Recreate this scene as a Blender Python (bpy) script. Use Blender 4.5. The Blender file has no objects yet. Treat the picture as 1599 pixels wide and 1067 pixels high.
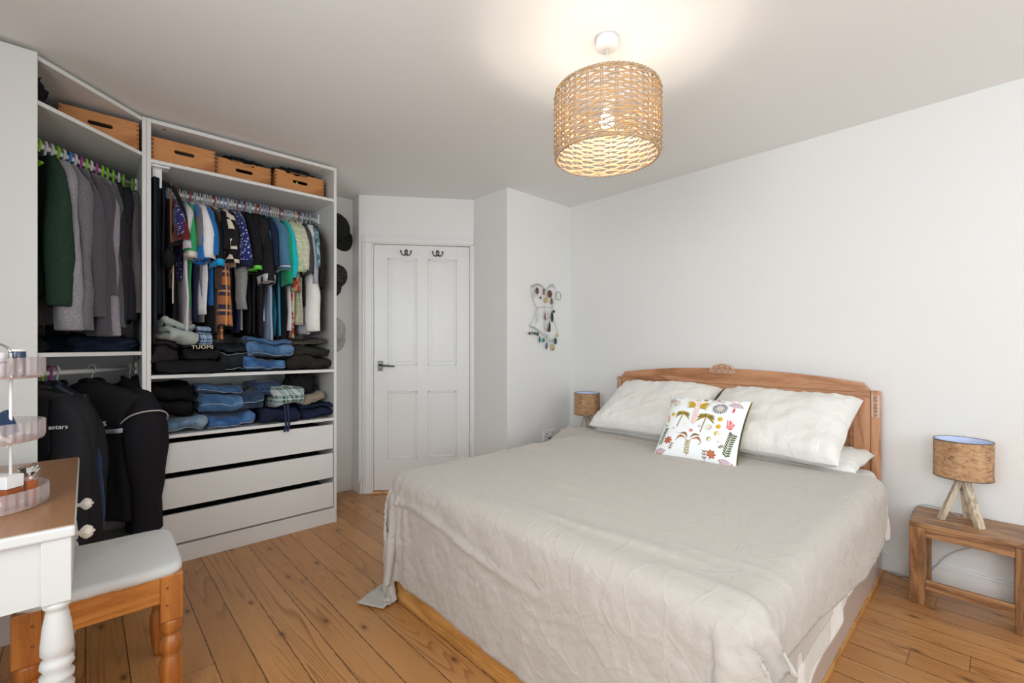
import bpy, bmesh, math, random
import numpy as np
from mathutils import Vector, Matrix, noise
PI = math.pi
S = bpy.context.scene
COL = S.collection
# ---------------------------------------------------------------- camera, world, light, exposure
CAM_H = 1.169
cam_d = bpy.data.cameras.new('camera'); cam = bpy.data.objects.new('camera', cam_d); COL.objects.link(cam)
cam_d.sensor_fit = 'HORIZONTAL'; cam_d.sensor_width = 36.0
cam_d.lens = 713.0 / 1599 * 36.0
cam_d.shift_y = 7.5 / 1599
cam_d.clip_start = 0.02
cam.location = (0, 0, CAM_H)
cam.rotation_euler = (PI / 2, 0, math.radians(46.96))
S.camera = cam
S.view_settings.view_transform = 'Standard'
S.view_settings.look = 'None'
S.view_settings.gamma = 1.0
S.view_settings.use_curve_mapping = False
S.view_settings.exposure = 0.15
try:
    S.cycles.max_bounces = 10; S.cycles.diffuse_bounces = 6; S.cycles.glossy_bounces = 4
    S.cycles.transmission_bounces = 8; S.cycles.transparent_max_bounces = 12
    S.cycles.sample_clamp_indirect = 4.0; S.cycles.use_denoising = True
    S.cycles.caustics_reflective = False; S.cycles.caustics_refractive = False
except Exception: pass
W = bpy.data.worlds.new('world'); S.world = W; W.use_nodes = True
bg = W.node_tree.nodes['Background']
sky = W.node_tree.nodes.new('ShaderNodeTexSky'); sky.sky_type = 'HOSEK_WILKIE'; sky.turbidity = 6
sky.sun_direction = Vector((0.4, 0.5, 0.6)).normalized()
mixc = W.node_tree.nodes.new('ShaderNodeMixRGB'); mixc.inputs[0].default_value = 0.7
mixc.inputs[2].default_value = (0.9, 0.95, 1.0, 1)
W.node_tree.links.new(sky.outputs[0], mixc.inputs[1]); W.node_tree.links.new(mixc.outputs[0], bg.inputs[0])
bg.inputs[1].default_value = 1.5

def area_light(name, loc, rot, sx, sy, power, color):
    l = bpy.data.lights.new(name, 'AREA'); l.shape = 'RECTANGLE'; l.size = sx; l.size_y = sy
    l.energy = power; l.color = color
    o = bpy.data.objects.new(name, l); COL.objects.link(o); o.location = loc; o.rotation_euler = rot
    o['kind'] = 'structure'
    return o
# daylight through the window behind the camera, plus fill from an added side window
area_light('window_daylight', (-0.75, -0.90, 1.45), (PI / 2, 0, 0), 2.1, 1.25, 60, (0.885, 0.95, 1.0))
area_light('window_daylight', (1.95, 1.55, 1.45), (PI / 2, 0, PI / 2), 2.0, 1.35, 27, (0.885, 0.95, 1.0))  # added side fill that evens out the room brightness

# ---------------------------------------------------------------- helpers
def link(o, parent=None):
    COL.objects.link(o)
    if parent is not None: o.parent = parent
    return o

def tag(o, label, cat, group=None, kind=None):
    if label: o['label'] = label
    if cat: o['category'] = cat
    if group: o['group'] = group
    if kind: o['kind'] = kind
    return o

def thing(name, label, cat, loc=(0, 0, 0), rot=(0, 0, 0), group=None):
    o = bpy.data.objects.new(name, None); COL.objects.link(o)
    o.empty_display_size = 0.05
    o.location = loc
    o.rotation_euler = rot if not isinstance(rot, (int, float)) else (0, 0, rot)
    return tag(o, label, cat, group)

def copy_tree(o, parent=None):
    c = o.copy(); COL.objects.link(c)
    if parent is not None: c.parent = parent
    for ch in list(o.children): copy_tree(ch, c)
    return c

class B:
    """collects shapes, each shape in one material slot, and links them as one mesh object"""
    def __init__(s): s.v = []; s.f = []; s.m = []; s.sm = []
    def add(s, v, f, mi=0, smooth=False, M=None):
        n = len(s.v)
        if M is not None: v = [tuple(M @ Vector(p)) for p in v]
        s.v += [tuple(p) for p in v]
        s.f += [tuple(i + n for i in q) for q in f]
        s.m += [mi] * len(f); s.sm += [smooth] * len(f)
        return s
    def bm(s, bm, mi=0, smooth=False, M=None):
        bm.verts.index_update()
        v = [tuple(q.co) for q in bm.verts]; f = [[q.index for q in p.verts] for p in bm.faces]
        bm.free(); return s.add(v, f, mi, smooth, M)
    def box(s, x0, x1, y0, y1, z0, z1, bev=0.0, mi=0, M=None, seg=2):
        b = bmesh.new(); bmesh.ops.create_cube(b, size=1)
        for q in b.verts:
            q.co = Vector(((x0 + x1) / 2 + q.co.x * (x1 - x0), (y0 + y1) / 2 + q.co.y * (y1 - y0), (z0 + z1) / 2 + q.co.z * (z1 - z0)))
        if bev > 0: bmesh.ops.bevel(b, geom=b.edges[:], offset=bev, segments=seg, affect='EDGES', profile=0.5)
        return s.bm(b, mi, False, M)
    def prism(s, pts, z0, z1, bev=0.0, mi=0, M=None):
        """polygon in xy, extruded over z"""
        b = bmesh.new()
        lo = [b.verts.new((p[0], p[1], z0)) for p in pts]; hi = [b.verts.new((p[0], p[1], z1)) for p in pts]
        n = len(pts)
        b.faces.new(lo[::-1]); b.faces.new(hi)
        for i in range(n): b.faces.new((lo[i], lo[(i + 1) % n], hi[(i + 1) % n], hi[i]))
        bmesh.ops.recalc_face_normals(b, faces=b.faces[:])
        if bev > 0: bmesh.ops.bevel(b, geom=b.edges[:], offset=bev, segments=2, affect='EDGES', profile=0.5)
        return s.bm(b, mi, False, M)
    def lathe(s, prof, n=24, mi=0, M=None, smooth=True, cap=True):
        v = []; f = []
        for r, z in prof:
            for k in range(n):
                a = 2 * PI * k / n; v.append((r * math.cos(a), r * math.sin(a), z))
        for i in range(len(prof) - 1):
            for k in range(n):
                f.append((i * n + k, i * n + (k + 1) % n, (i + 1) * n + (k + 1) % n, (i + 1) * n + k))
        if cap:
            f.append(tuple(range(n))[::-1]); f.append(tuple((len(prof) - 1) * n + k for k in range(n)))
        return s.add(v, f, mi, smooth, M)
    def tube(s, pts, r, n=8, mi=0, M=None, closed=False, cap=True, flat=1.0):
        P = [Vector(p) for p in pts]; m = len(P); v = []; f = []
        R = r if isinstance(r, (list, tuple)) else [r] * m
        up = None
        for i in range(m):
            a = P[(i - 1) % m] if (closed or i > 0) else P[i]
            c = P[(i + 1) % m] if (closed or i < m - 1) else P[i]
            t = (c - a)
            if t.length < 1e-9: t = Vector((0, 0, 1))
            t.normalize()
            if up is None:
                up = Vector((0, 0, 1)) if abs(t.z) < 0.9 else Vector((1, 0, 0))
            x = t.cross(up)
            if x.length < 1e-6: x = t.orthogonal()
            x.normalize(); y = x.cross(t).normalized(); up = y
            for k in range(n):
                q = 2 * PI * k / n
                v.append(tuple(P[i] + x * (math.cos(q) * R[i] * flat) + y * (math.sin(q) * R[i])))
        for i in range(m if closed else m - 1):
            j = (i + 1) % m
            for k in range(n): f.append((i * n + k, i * n + (k + 1) % n, j * n + (k + 1) % n, j * n + k))
        if cap and not closed:
            f.append(tuple(range(n))[::-1]); f.append(tuple((m - 1) * n + k for k in range(n)))
        return s.add(v, f, mi, True, M)
    def grid(s, rows, mi=0, M=None, smooth=True, closed=False):
        v = [tuple(p) for r in rows for p in r]; n = len(rows[0]); f = []
        for i in range(len(rows) - 1):
            for k in range(n if closed else n - 1):
                f.append((i * n + k, i * n + (k + 1) % n, (i + 1) * n + (k + 1) % n, (i + 1) * n + k))
        return s.add(v, f, mi, smooth, M)
    def sphere(s, c, r, n=16, m=10, mi=0, M=None, sc=(1, 1, 1)):
        pr = [(r * math.sin(PI * i / m) + 1e-5, -r * math.cos(PI * i / m)) for i in range(m + 1)]
        T = Matrix.Translation(Vector(c)) @ Matrix.Diagonal((sc[0], sc[1], sc[2], 1))
        if M is not None: T = M @ T
        return s.lathe(pr, n, mi, T)
    def build(s, name, mats, parent=None, subsurf=0, auto=None):
        me = bpy.data.meshes.new(name); me.from_pydata(s.v, [], s.f)
        if not isinstance(mats, (list, tuple)): mats = [mats]
        for m in mats: me.materials.append(m)
        me.polygons.foreach_set('material_index', s.m)
        me.polygons.foreach_set('use_smooth', s.sm)
        me.validate(); me.update()
        o = bpy.data.objects.new(name, me); link(o, parent)
        if subsurf:
            md = o.modifiers.new('subsurf', 'SUBSURF'); md.levels = subsurf; md.render_levels = subsurf
        return o

def TR(loc=(0, 0, 0), rz=0.0, rx=0.0, ry=0.0, sc=None):
    m = Matrix.Translation(Vector(loc)) @ Matrix.Rotation(rz, 4, 'Z') @ Matrix.Rotation(ry, 4, 'Y') @ Matrix.Rotation(rx, 4, 'X')
    if sc: m = m @ Matrix.Diagonal((sc[0], sc[1], sc[2], 1))
    return m

def nz(x, y, z=0.0): return noise.noise(Vector((x, y, z)))
def sstep(a, b, x):
    t = max(0.0, min(1.0, (x - a) / (b - a))); return t * t * (3 - 2 * t)

def struct(o): o['kind'] = 'structure'; return o

def text_mesh(txt, size, depth=0.0008, shear=0.0):
    c = bpy.data.curves.new('lettering', 'FONT'); c.body = txt; c.size = size; c.extrude = depth; c.shear = shear
    c.align_x = 'CENTER'; c.align_y = 'CENTER'; c.resolution_u = 2
    o = bpy.data.objects.new('lettering', c); COL.objects.link(o)
    dg = bpy.context.evaluated_depsgraph_get(); me = bpy.data.meshes.new_from_object(o.evaluated_get(dg))
    v = [tuple(q.co) for q in me.vertices]; f = [tuple(p.vertices) for p in me.polygons]
    bpy.data.objects.remove(o); bpy.data.curves.remove(c); bpy.data.meshes.remove(me)
    return v, f

# ---------------------------------------------------------------- materials
def mat(name, color=(0.8, 0.8, 0.8), rough=0.5, metal=0.0, spec=None, coat=0.0, trans=0.0, ior=None, sheen=0.0):
    m = bpy.data.materials.new(name); m.use_nodes = True
    b = m.node_tree.nodes['Principled BSDF']
    b.inputs['Base Color'].default_value = (*color, 1)
    b.inputs['Roughness'].default_value = rough; b.inputs['Metallic'].default_value = metal
    if spec is not None: b.inputs['Specular IOR Level'].default_value = spec
    if coat: b.inputs['Coat Weight'].default_value = coat; b.inputs['Coat Roughness'].default_value = 0.15
    if trans: b.inputs['Transmission Weight'].default_value = trans
    if ior: b.inputs['IOR'].default_value = ior
    if sheen: b.inputs['Sheen Weight'].default_value = sheen; b.inputs['Sheen Roughness'].default_value = 0.5
    return m
class N:
    """small node helper"""
    def __init__(s, m): s.t = m.node_tree; s.b = s.t.nodes['Principled BSDF']
    def n(s, typ, **kw):
        x = s.t.nodes.new(typ)
        for k, v in kw.items():
            if hasattr(x, k) and k not in ('inputs',): setattr(x, k, v)
        return x
    def l(s, a, b): s.t.links.new(a, b)
    def obj(s, scale=(1, 1, 1), rot=(0, 0, 0), loc=(0, 0, 0), out='Object'):
        c = s.n('ShaderNodeTexCoord'); m = s.n('ShaderNodeMapping')
        m.inputs['Scale'].default_value = scale; m.inputs['Rotation'].default_value = rot; m.inputs['Location'].default_value = loc
        s.l(c.outputs[out], m.inputs['Vector']); return m.outputs[0]
    def noise(s, vec, scale=5, detail=4, rough=0.55, dist=0.0):
        x = s.n('ShaderNodeTexNoise'); x.inputs['Scale'].default_value = scale; x.inputs['Detail'].default_value = detail
        x.inputs['Roughness'].default_value = rough; x.inputs['Distortion'].default_value = dist
        if vec is not None: s.l(vec, x.inputs['Vector'])
        return x.outputs['Fac']
    def ramp(s, fac, stops, interp='LINEAR'):
        r = s.n('ShaderNodeValToRGB'); r.color_ramp.interpolation = interp
        e = r.color_ramp.elements
        while len(e) > len(stops): e.remove(e[-1])
        while len(e) < len(stops): e.new(1.0)
        for i, (p, c) in enumerate(stops):
            e[i].position = p; e[i].color = (*c, 1) if len(c) == 3 else c
        s.l(fac, r.inputs[0]); return r.outputs[0]
    def math(s, op, a, b=None, c=None):
        x = s.n('ShaderNodeMath'); x.operation = op
        for i, q in enumerate((a, b, c)):
            if q is None: continue
            if isinstance(q, (int, float)): x.inputs[i].default_value = q
            else: s.l(q, x.inputs[i])
        return x.outputs[0]
    def mix(s, fac, a, b, mode='MIX'):
        x = s.n('ShaderNodeMixRGB'); x.blend_type = mode
        for i, q in enumerate((fac, a, b)):
            if isinstance(q, (int, float)): x.inputs[i].default_value = q
            elif isinstance(q, tuple): x.inputs[i].default_value = (*q, 1)
            else: s.l(q, x.inputs[i])
        return x.outputs[0]
    def bump(s, h, strength=0.2, dist=0.01, normal=None):
        x = s.n('ShaderNodeBump'); x.inputs['Strength'].default_value = strength; x.inputs['Distance'].default_value = dist
        s.l(h, x.inputs['Height'])
        if normal is not None: s.l(normal, x.inputs['Normal'])
        s.l(x.outputs[0], s.b.inputs['Normal']); return x.outputs[0]
    def color(s, c): s.l(c, s.b.inputs['Base Color'])
    def rough(s, c): s.l(c, s.b.inputs['Roughness'])

def paint(name, col, rough=0.55, bump=0.05, scale=60, spec=0.3):
    m = mat(name, col, rough, spec=spec); n = N(m)
    v = n.obj(); f = n.noise(v, scale, 5); g = n.noise(v, 2.2, 3)
    n.color(n.mix(n.math('MULTIPLY', g, 0.06), tuple(col), tuple(c * 0.8 for c in col)))
    n.bump(f, bump, 0.004); return m

M_wall = paint('wall_paint', (0.80, 0.80, 0.785), 0.7, 0.08, 90, 0.25)
M_ceil = paint('ceiling_paint', (0.84, 0.84, 0.82), 0.8, 0.06, 70, 0.2)
M_gloss = paint('white_gloss_woodwork', (0.78, 0.78, 0.765), 0.33, 0.06, 25, 0.5)
M_ward = paint('white_foil_board', (0.74, 0.74, 0.725), 0.42, 0.02, 200, 0.4)
M_white = mat('white_plastic', (0.82, 0.82, 0.82), 0.35)
M_black = mat('black_metal', (0.03, 0.03, 0.03), 0.4, 0.6)
M_chrome = mat('chrome', (0.6, 0.6, 0.6), 0.2, 1.0)
M_steel = mat('dark_steel', (0.13, 0.125, 0.12), 0.35, 0.9)

def wood(name, c_dark, c_mid, c_light, axis='X', scale=1.0, rough=0.4, coat=0.0, knots=True, ring=9.0, bump=0.1):
    m = mat(name, c_mid, rough, coat=coat); n = N(m)
    st = {'X': (0.12, 1, 1), 'Y': (1, 0.12, 1), 'Z': (1, 1, 0.12)}[axis]
    v = n.obj(tuple(a * scale for a in st))
    a = n.noise(v, 6, 3, 0.5, 0.6)
    ringv = n.math('FRACT', n.math('MULTIPLY', a, ring))
    ringv = n.math('ABSOLUTE', n.math('SUBTRACT', ringv, 0.5))
    fine = n.noise(n.obj(tuple(s_ * scale * 12 for s_ in st)), 9, 4, 0.7)
    mixv = n.math('ADD', n.math('MULTIPLY', ringv, 1.1), n.math('MULTIPLY', n.math('SUBTRACT', fine, 0.5), 0.9))
    c = n.ramp(mixv, [(0.0, c_dark), (0.35, c_mid), (0.75, c_light)])
    if knots:
        k = n.n('ShaderNodeTexVoronoi'); k.inputs['Scale'].default_value = 5
        n.l(n.obj(tuple(s_ * scale for s_ in {'X': (.5, 1, 1), 'Y': (1, .5, 1), 'Z': (1, 1, .5)}[axis]), loc=(.3, .2, .7)), k.inputs['Vector'])
        kf = n.ramp(k.outputs['Distance'], [(0.0, (1, 1, 1)), (0.06, (0.6, 0.6, 0.6)), (0.11, (0, 0, 0))])
        c = n.mix(n.math('MULTIPLY', kf, 0.75), c, tuple(q * 0.4 for q in c_dark))
    n.color(c); n.bump(fine, bump, 0.002); return m

M_pine_hb = wood('headboard_pine', (0.36, 0.155, 0.07), (0.52, 0.26, 0.13), (0.60, 0.33, 0.18), 'X', 1.2, 0.32, 0.25, ring=6)
M_pine_hbv = wood('headboard_pine_upright', (0.36, 0.155, 0.07), (0.52, 0.26, 0.13), (0.60, 0.33, 0.18), 'Z', 1.2, 0.32, 0.25, ring=6)
M_stool = wood('orange_pine', (0.38, 0.12, 0.018), (0.50, 0.185, 0.035), (0.58, 0.24, 0.06), 'Y', 1.5, 0.35, 0.3, knots=False, ring=5)
M_stoolz = wood('orange_pine_turned', (0.34, 0.10, 0.018), (0.46, 0.16, 0.03), (0.56, 0.22, 0.05), 'Z', 1.5, 0.35, 0.3, knots=False, ring=6)
M_bench = wood('bench_wood', (0.17, 0.07, 0.025), (0.33, 0.165, 0.068), (0.44, 0.24, 0.11), 'X', 2.0, 0.45, 0.1, ring=5)
M_benchz = wood('bench_wood_upright', (0.17, 0.07, 0.025), (0.31, 0.15, 0.06), (0.42, 0.22, 0.10), 'Z', 2.0, 0.45, 0.1, ring=5)
M_crate = wood('crate_pine', (0.36, 0.13, 0.035), (0.52, 0.215, 0.065), (0.60, 0.28, 0.10), 'Y', 1.6, 0.5, 0, ring=8)
M_desk = wood('table_top_wood', (0.27, 0.125, 0.055), (0.34, 0.17, 0.08), (0.40, 0.21, 0.105), 'X', 1.0, 0.3, 0.3, knots=False, ring=2)
M_ply = wood('bed_edge_wood', (0.42, 0.19, 0.05), (0.60, 0.31, 0.09), (0.66, 0.36, 0.12), 'X', 1.0, 0.35, 0.2, knots=False, ring=4)
M_paleleg = wood('pale_lamp_wood', (0.36, 0.28, 0.19), (0.56, 0.47, 0.35), (0.66, 0.58, 0.46), 'Z', 3.0, 0.6, 0, knots=False, ring=6)
M_dkwood = wood('dark_bedside_wood', (0.03, 0.018, 0.015), (0.07, 0.04, 0.03), (0.11, 0.065, 0.05), 'X', 2.0, 0.4, 0.1)
M_bedpanel = mat('glossy_taupe_panel', (0.50, 0.44, 0.40), 0.28, coat=0.2)

def floor_mat():
    m = mat('pine_floorboards', (0.5, 0.3, 0.12), 0.32); n = N(m)
    c = n.n('ShaderNodeTexCoord'); sp = n.n('ShaderNodeSeparateXYZ'); n.l(c.outputs['Object'], sp.inputs[0])
    X, Y = sp.outputs[0], sp.outputs[1]
    PW = 0.116
    wob = n.math('MULTIPLY', n.math('SUBTRACT', n.noise(n.obj((9, 3, 1)), 3, 3), 0.5), 0.006)
    yy = n.math('DIVIDE', n.math('ADD', Y, wob), PW)
    row = n.math('FLOOR', yy); fr = n.math('FRACT', yy)
    wn = n.n('ShaderNodeTexWhiteNoise'); wn.noise_dimensions = '1D'; n.l(row, wn.inputs['W'])
    r1 = wn.outputs['Value']
    xx = n.math('ADD', n.math('DIVIDE', X, 4.3), n.math('MULTIPLY', r1, 7.3))
    cell = n.math('FLOOR', xx); xf = n.math('FRACT', xx)
    wn2 = n.n('ShaderNodeTexWhiteNoise'); wn2.noise_dimensions = '2D'
    cb = n.n('ShaderNodeCombineXYZ'); n.l(row, cb.inputs[0]); n.l(cell, cb.inputs[1]); n.l(cb.outputs[0], wn2.inputs['Vector'])
    rid = wn2.outputs['Value']
    # grain, shifted from board to board; long cathedral rings
    gv = n.n('ShaderNodeCombineXYZ')
    n.l(n.math('ADD', n.math('MULTIPLY', X, 0.33), n.math('MULTIPLY', rid, 40.0)), gv.inputs[0])
    n.l(n.math('MULTIPLY', n.math('ADD', Y, n.math('MULTIPLY', rid, 9.0)), 5.2), gv.inputs[1])
    g = n.noise(gv.outputs[0], 1.25, 2.5, 0.45, 0.35)
    ring = n.math('FRACT', n.math('MULTIPLY', g, 24.0))
    ringd = n.ramp(ring, [(0.0, (0, 0, 0)), (0.62, (0.25, 0.25, 0.25)), (0.86, (1, 1, 1)), (1.0, (0, 0, 0))])
    fv = n.n('ShaderNodeCombineXYZ'); n.l(n.math('MULTIPLY', X, 4.0), fv.inputs[0]); n.l(n.math('MULTIPLY', Y, 90.0), fv.inputs[1]); n.l(rid, fv.inputs[2])
    fine = n.noise(fv.outputs[0], 2.5, 4, 0.6)
    big = n.noise(n.obj((1, 1, 1)), 1.7, 3, 0.5)
    base = n.ramp(n.math('ADD', n.math('MULTIPLY', rid, 0.65), n.math('MULTIPLY', big, 0.35)),
                  [(0.0, (0.40, 0.182, 0.058)), (0.5, (0.47, 0.225, 0.076)), (1.0, (0.54, 0.27, 0.10))])
    mask = n.ramp(n.noise(n.obj((0.8, 2.5, 1), loc=(3, 1, 0)), 1.8, 2), [(0.35, (0.18, 0.18, 0.18)), (0.62, (0.85, 0.85, 0.85))])
    col = n.mix(n.math('MULTIPLY', n.math('MULTIPLY', ringd, mask), 0.88), base, (0.20, 0.07, 0.018))
    col = n.mix(n.math('MULTIPLY', n.math('SUBTRACT', 0.62, fine), 0.55), col, (0.25, 0.11, 0.035))
    # knots
    kv = n.n('ShaderNodeTexVoronoi'); kv.inputs['Scale'].default_value = 1.0; kv.inputs['Randomness'].default_value = 1.0; kv.voronoi_dimensions = '2D'
    n.l(n.obj((2.6, 5.6, 1)), kv.inputs['Vector'])
    wn3 = n.n('ShaderNodeTexWhiteNoise'); n.l(kv.outputs['Position'], wn3.inputs['Vector'])
    sel = n.math('GREATER_THAN', wn3.outputs['Value'], 0.25)
    kf = n.ramp(kv.outputs['Distance'], [(0.0, (1, 1, 1)), (0.028, (0.9, 0.9, 0.9)), (0.055, (0.35, 0.35, 0.35)), (0.12, (0, 0, 0))])
    col = n.mix(n.math('MULTIPLY', n.math('MULTIPLY', kf, sel), 0.85), col, (0.075, 0.028, 0.012))
    # gaps and butt joints
    gd = n.math('MINIMUM', fr, n.math('SUBTRACT', 1.0, fr))
    gn = n.noise(n.obj((14, 2, 1)), 4, 3)
    gw = n.math('ADD', 0.015, n.math('MULTIPLY', n.math('SUBTRACT', gn, 0.42), 0.05))
    gap = n.math('LESS_THAN', gd, n.math('MAXIMUM', gw, 0.011))
    xd = n.math('MINIMUM', xf, n.math('SUBTRACT', 1.0, xf))
    joint = n.math('LESS_THAN', xd, 0.0003)
    gg = n.math('MAXIMUM', gap, joint)
    col = n.mix(n.math('MULTIPLY', gg, 0.8), col, (0.06, 0.025, 0.01))
    n.color(col)
    n.rough(n.math('ADD', 0.23, n.math('MULTIPLY', n.noise(n.obj((1, 1, 1)), 9, 4), 0.2)))
    n.b.inputs['Specular IOR Level'].default_value = 0.5
    h = n.math('SUBTRACT', n.math('MULTIPLY', fine, 0.12), gg)
    n.bump(h, 0.45, 0.0025)
    return m
M_floor = floor_mat()

_fab = {}
def fabric(name, col, rough=0.9, weave=420, bump=0.25, sheen=0.15, var=0.25, spec=0.2):
    if name in _fab: return _fab[name]
    m = mat(name, col, rough, spec=spec, sheen=sheen); n = N(m)
    v = n.obj(); g = n.noise(v, 30, 5, 0.7); w = n.noise(v, weave, 2)
    n.color(n.mix(n.math('MULTIPLY', g, var * 2), tuple(min(1, c * 1.15) for c in col), tuple(c * (1 - var * 1.6) for c in col)))
    n.bump(n.math('ADD', n.math('MULTIPLY', w, 0.4), n.math('MULTIPLY', n.noise(v, 45, 4), 0.8)), bump, 0.004)
    _fab[name] = m; return m
def linen(name, col, rough=0.75):
    m = mat(name, col, rough, spec=0.25, sheen=0.25); n = N(m)
    v = n.obj(); 
    thr = n.noise(n.obj((1, 14, 1)), 60, 3, 0.6); thr2 = n.noise(n.obj((14, 1, 1)), 60, 3, 0.6)
    n.color(n.mix(n.math('MULTIPLY', n.math('ADD', thr, thr2), 0.22), tuple(min(1, c * 1.08) for c in col), tuple(c * 0.78 for c in col)))
    cr = n.n('ShaderNodeTexVoronoi'); cr.feature = 'DISTANCE_TO_EDGE'; cr.inputs['Scale'].default_value = 7
    dv = n.n('ShaderNodeMixRGB'); dv.inputs[0].default_value = 0.12
    nn = n.n('ShaderNodeTexNoise'); nn.inputs['Scale'].default_value = 5; nn.inputs['Detail'].default_value = 5; n.l(v, nn.inputs['Vector'])
    n.l(n.obj((1.6, 1, 1)), dv.inputs[1]); n.l(nn.outputs['Color'], dv.inputs[2]); n.l(dv.outputs[0], cr.inputs['Vector'])
    crease = n.ramp(cr.outputs['Distance'], [(0, (1, 1, 1)), (0.06, (0, 0, 0))])
    h = n.math('ADD', n.math('MULTIPLY', n.noise(v, 22, 5, 0.65), 0.9), n.math('MULTIPLY', crease, 0.16))
    h = n.math('ADD', h, n.math('MULTIPLY', n.noise(v, 500, 2), 0.05))
    n.bump(h, 0.55, 0.012); return m
M_taupe = linen('taupe_linen', (0.455, 0.418, 0.376))
M_sheet = linen('cream_sheet', (0.76, 0.745, 0.70))
M_pillow = linen('cream_pillowcase', (0.78, 0.765, 0.73))
M_under = linen('cream_underlayer', (0.62, 0.60, 0.56))
# ================================================================ ROOM SHELL
CEIL = 2.372
WL, WB, WR, WF = -3.636, 3.07, 1.85, -0.74
P1 = (-3.47, 1.603); P2 = (-2.957, 2.33)
DA = math.atan2(P2[1] - P1[1], P2[0] - P1[0]); DL = math.hypot(P2[0] - P1[0], P2[1] - P1[1])
MD = TR((P1[0], P1[1], 0), DA)           # door wall frame: x along the wall, -y into the room

def wall_seg(name, a, b, z0=0, z1=CEIL, t=0.12, m=M_wall, e0=0.0, e1=0.0):
    L = math.hypot(b[0] - a[0], b[1] - a[1]); ang = math.atan2(b[1] - a[1], b[0] - a[0])
    return struct(B().box(-e0, L + e1, 0, t, z0, z1, M=TR((a[0], a[1], 0), ang)).build(name, m))

g = B(); g.box(WL - 0.3, WR + 0.3, WF - 0.3, WB + 0.3, -0.05, 0.0)
struct(g.build('floor', M_floor))
g = B(); g.box(WL - 0.3, WR + 0.3, WF - 0.3, WB + 0.3, CEIL, CEIL + 0.08)
struct(g.build('ceiling', M_ceil))
wall_seg('wall_left', (WL, WF), (WL, P1[1]), e0=0.12, e1=0.0)
wall_seg('wall_left_return', (WL, P1[1]), (P1[0], P1[1]), e0=0.12)
struct(B().prism([(P2[0] - .02, 2.33), (-2.55, 2.33), (-2.55, WB + .12), (-2.67, WB + .12), (-2.67, 2.45), (P2[0] - .02, 2.45)], 0, CEIL).build('wall_alcove', M_wall))
wall_seg('wall_back', (-2.55, WB), (WR, WB), e1=0.12)
# door wall: two strips beside the opening and a header, one mesh
g = B(); g.box(-0.02, 0.083, 0, 0.12, 0, CEIL, M=MD); g.box(0.869, DL + 0.02, 0, 0.12, 0, CEIL, M=MD); g.box(0.083, 0.869, 0, 0.12, 1.995, CEIL, M=MD)
struct(g.build('wall_door', M_wall))
# wall behind the camera and wall on the right, each with a window opening, the right one added for fill
g = B()
wx0, wx1, wz0, wz1 = -1.0, 1.2, 0.8, 2.12
for (a, b, c, d) in ((WL, wx0, 0, CEIL), (wx1, WR + 0.12, 0, CEIL), (wx0, wx1, 0, wz0), (wx0, wx1, wz1, CEIL)): g.box(a, b, WF - 0.18, WF, c, d)
struct(g.build('wall_front', M_wall))
g = B()
ry0, ry1 = 0.5, 2.6
for (a, b, c, d) in ((WF, ry0, 0, CEIL), (ry1, WB + 0.1, 0, CEIL), (ry0, ry1, 0, wz0 - .1), (ry0, ry1, wz1 + .05, CEIL)): g.box(WR, WR + 0.18, a, b, c, d)
struct(g.build('wall_right', M_wall))
M_glass = mat('window_glass', (1, 1, 1), 0.0, trans=1.0, ior=1.45)
def window(n, M, w, h):
    r = thing('window_%d' % n, None, None); r['kind'] = 'structure'; r.matrix_world = M
    g = B()
    for (a, b, c, d) in ((0, w, 0, 0.06), (0, w, h - 0.06, h), (0, 0.06, 0, h), (w - 0.06, w, 0, h), (w / 2 - 0.03, w / 2 + 0.03, 0, h), (0, w, h * .62, h * .62 + .045)):
        g.box(a, b, 0.12, 0.16, c, d, 0.004)
    struct(g.build('window_frame', M_gloss, r))
    struct(B().box(0.03, w - 0.03, 0.138, 0.142, 0.03, h - 0.03).build('window_glass', M_glass, r))
    struct(B().box(-0.04, w + 0.04, -0.04, 0.12, -0.03, 0.0, 0.006).build('window_sill', M_gloss, r))
window(1, TR((wx1, WF, wz0), PI), wx1 - wx0, wz1 - wz0)
window(2, TR((WR, ry1, wz0 - .1), -PI / 2), ry1 - ry0, wz1 - wz0 + .15)  # unseen side window, added to go with the fill light
for o in bpy.data.objects:
    if o.type == 'LIGHT' and o.name == 'window_daylight': o.location = ((wx0 + wx1) / 2, WF - 0.07, 1.46)
    if o.type == 'LIGHT' and o.name == 'window_daylight.001': o.location = (WR + 0.07, 1.55, 1.44)

# skirting boards
def skirt(name, a, b, h=0.115, t=0.018, e0=0, e1=0):
    L = math.hypot(b[0] - a[0], b[1] - a[1]); ang = math.atan2(b[1] - a[1], b[0] - a[0]); M = TR((a[0], a[1], 0), ang)
    g = B(); g.box(-e0, L + e1, -t, 0, 0, h - 0.02, 0.0, M=M)
    g.box(-e0, L + e1, -t * .7, 0, h - 0.02, h - 0.008, 0.002, M=M); g.box(-e0, L + e1, -t * .4, 0, h - 0.008, h, 0.002, M=M)
    return struct(g.build(name, M_gloss))
skirt('baseboard_back', (-2.55, WB), (WR, WB), 0.105)
skirt('baseboard_left', (WL, 1.23), (WL, P1[1]))
skirt('baseboard_left_return', (WL, P1[1]), (P1[0] + 0.0, P1[1]), e1=0.015)
skirt('baseboard_alcove', P2, (-2.55, 2.33), e1=0.018)
skirt('baseboard_alcove_side', (-2.55, 2.33), (-2.55, WB), e0=0.018)
skirt('baseboard_right', (WR, WB), (WR, WF))
skirt('baseboard_front', (WR, WF), (WL, WF))

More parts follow.
